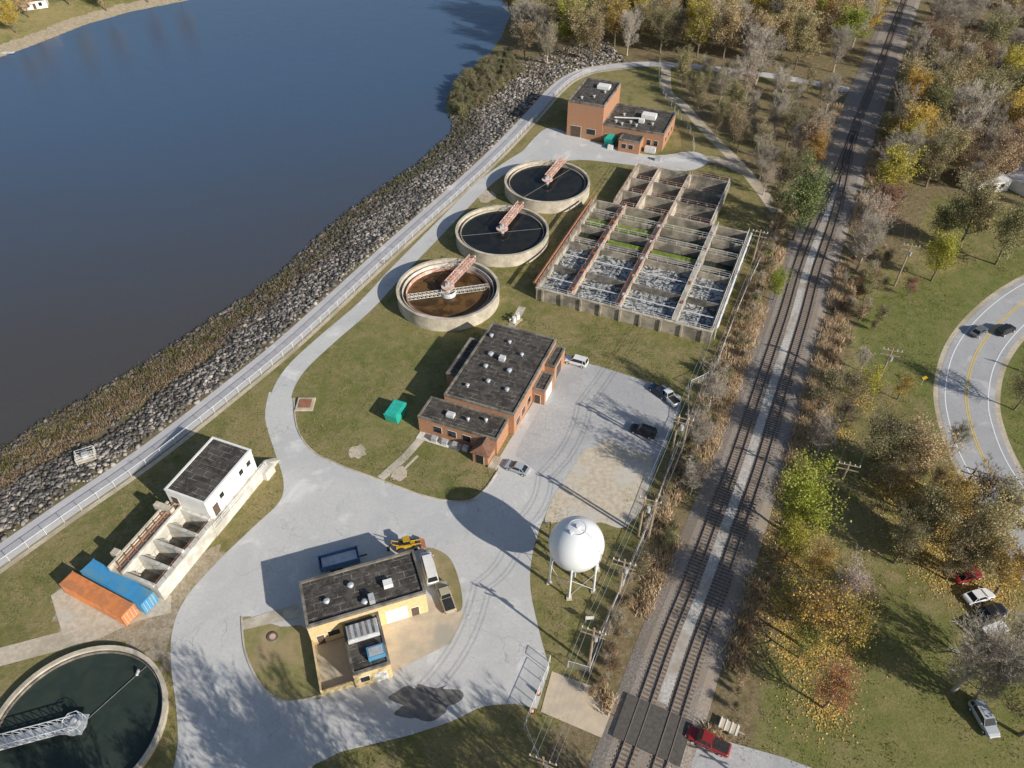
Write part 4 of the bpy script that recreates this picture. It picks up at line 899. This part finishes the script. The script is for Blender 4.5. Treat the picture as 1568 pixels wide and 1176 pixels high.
tufts('lawn_grass_tufts',[(cx_[i],cy_[i]) for i in k_],.17,'lawn_blade',7,.45,12,.9)
# fallen leaves around the trees
rs=np.random.RandomState(4); C=[]
for x,y,h in LITTER:
    m_=int(90*h); r_=np.abs(rs.normal(0,h*.36,m_)); t_=rs.rand(m_)*6.28; C.append(np.stack([x+r_*np.cos(t_),y+r_*np.sin(t_),np.full(m_,.06)],1))
C=np.vstack(C); C=C[dist(C[:,0],C[:,1],hw)>5]; m_=len(C); a_=rs.rand(m_)*6.28; s_=.10+.10*rs.rand(m_)
dx=np.stack([np.cos(a_)*s_,np.sin(a_)*s_,rs.normal(0,.03,m_)],1); dy=np.stack([-np.sin(a_)*s_*.7,np.cos(a_)*s_*.7,rs.normal(0,.03,m_)],1)
link('fallen_leaves',npmesh('fallen_leaves',np.stack([C-dx,C-dy,C+dx,C+dy],1).reshape(-1,3),np.arange(4*m_).reshape(-1,4),['leaf_litter'],{'tone':np.repeat(rs.rand(m_),4)}))
# ---------------------------------------------------------------- riprap
phi=(1+5**.5)/2; ico=np.array([(-1,phi,0),(1,phi,0),(-1,-phi,0),(1,-phi,0),(0,-1,phi),(0,1,phi),(0,-1,-phi),(0,1,-phi),(phi,0,-1),(phi,0,1),(-phi,0,-1),(-phi,0,1)])/1.9
icf=np.array([(0,11,5),(0,5,1),(0,1,7),(0,7,10),(0,10,11),(1,5,9),(5,11,4),(11,10,2),(10,7,6),(7,1,8),(3,9,4),(3,4,2),(3,2,6),(3,6,8),(3,8,9),(4,9,5),(2,4,11),(6,2,10),(8,6,7),(9,8,1)])
n=100000; L_=np.array(path[1:75]); seg=NR.randint(0,len(L_)-1,n); f_=NR.rand(n)[:,None]; base=L_[seg]*(1-f_)+L_[seg+1]*f_
dd=L_[seg+1]-L_[seg]; ln=np.hypot(dd[:,0],dd[:,1]); keep=NR.rand(n)<ln/ln.max(); base=base[keep];dd=dd[keep];ln=ln[keep]
nn=np.stack([-dd[:,1],dd[:,0]],1)/ln[:,None]; o_=2.4+NR.rand(len(base))*24; q=base+nn*o_[:,None]
z,ib,t,dn,iw=terrain(q[:,0],q[:,1])
wob=.46+.07*np.sin(q[:,1]*.11)+.06*np.sin(q[:,1]*.31); far=np.clip((q[:,1]-115)/50,0,1); wob=wob+.22*far
pr=np.where(t<wob,1.,.08+.5*far); pr=np.where(t>.88,np.maximum(pr,.5),pr); pr*=np.where(q[:,1]>232,.5,1); pr=np.where(t<.06,.35,pr)
ok=(ib|(dn<.8))&(NR.rand(len(q))<pr)&((t<.985)|(dn<.8)); q=q[ok];z=z[ok];t=t[ok];wo=wob[ok]
if len(q)>22000: sel=NR.choice(len(q),22000,False); q=q[sel];z=z[sel];t=t[sel];wo=wo[sel]
n=len(q); s=(.20+.38*NR.rand(n)**2.2)[:,None,None]; V=ico[None]*(1+NR.uniform(-.28,.28,(n,12,1)))*s*np.stack([NR.uniform(.8,1.4,n),NR.uniform(.8,1.3,n),NR.uniform(.6,1.,n)],1)[:,None,:]
a=NR.rand(n)*6.28; c,si=np.cos(a)[:,None],np.sin(a)[:,None]; V=np.stack([V[...,0]*c-V[...,1]*si,V[...,0]*si+V[...,1]*c,V[...,2]],-1)+np.stack([q[:,0],q[:,1],z+.08],1)[:,None,:]
FF=(icf[None]+(np.arange(n)*12)[:,None,None]).reshape(-1,3)
pat=.72+.28*np.sin(q[:,0]*.35+q[:,1]*.2)*np.sin(q[:,1]*.13)
link('riprap_rocks',npmesh('riprap_rocks',V.reshape(-1,3),FF,['riprap_rock'],{'tone':np.repeat(NR.rand(n)**1.5*pat*np.where(t>wo*.85,.45,1.),12)}))
w0=base+nn*o_[:,None]; z2,ib2,t2,dn2,iw2=terrain(w0[:,0],w0[:,1]); far2=np.clip((w0[:,1]-115)/50,0,1)
sel=np.where(ib2&(t2>.46)&(t2<.97)&(NR.rand(len(w0))<.20*(1-.75*far2)))[0][:5500]
tufts('bank_weeds',[tuple(w0[i]) for i in sel],.5,'weeds_brown',14,.5,5)
sel=np.where(ib2&(t2>.66)&(NR.rand(len(w0))<.06))[0][:2000]
tufts('shore_reeds',[tuple(w0[i]) for i in sel],.7,'reed',14,.5,6)
# ---------------------------------------------------------------- light, world, camera
az=math.atan2(-.64,.77); el=math.radians(26.5); dv=Vector((math.cos(az)*math.cos(el),math.sin(az)*math.cos(el),math.sin(el)))
sl=bpy.data.lights.new('sun','SUN'); sl.energy=5.0; sl.angle=math.radians(.5); sl.color=(1,.94,.84); so=bpy.data.objects.new('sun',sl); S.collection.objects.link(so); so.rotation_euler=dv.to_track_quat('Z','Y').to_euler()
W_=bpy.data.worlds.new('World'); S.world=W_; W_.use_nodes=True; nt=W_.node_tree; bg=nt.nodes['Background']; sk=nt.nodes.new('ShaderNodeTexSky'); sk.sky_type='NISHITA'; sk.sun_disc=False; sk.sun_elevation=el; sk.sun_rotation=math.atan2(dv.x,dv.y); sk.altitude=200
nt.links.new(sk.outputs[0],bg.inputs[0]); bg.inputs[1].default_value=.09
cam=bpy.data.cameras.new('camera'); co_=bpy.data.objects.new('camera',cam); S.collection.objects.link(co_); co_.location=(0,0,H); co_.rotation_euler=(math.pi/2-D,0,0); cam.sensor_width=36; cam.lens=36*F/1568; cam.clip_end=6000; cam.clip_start=.5; S.camera=co_
S.view_settings.view_transform='Standard'; S.view_settings.look='None'; S.view_settings.exposure=0
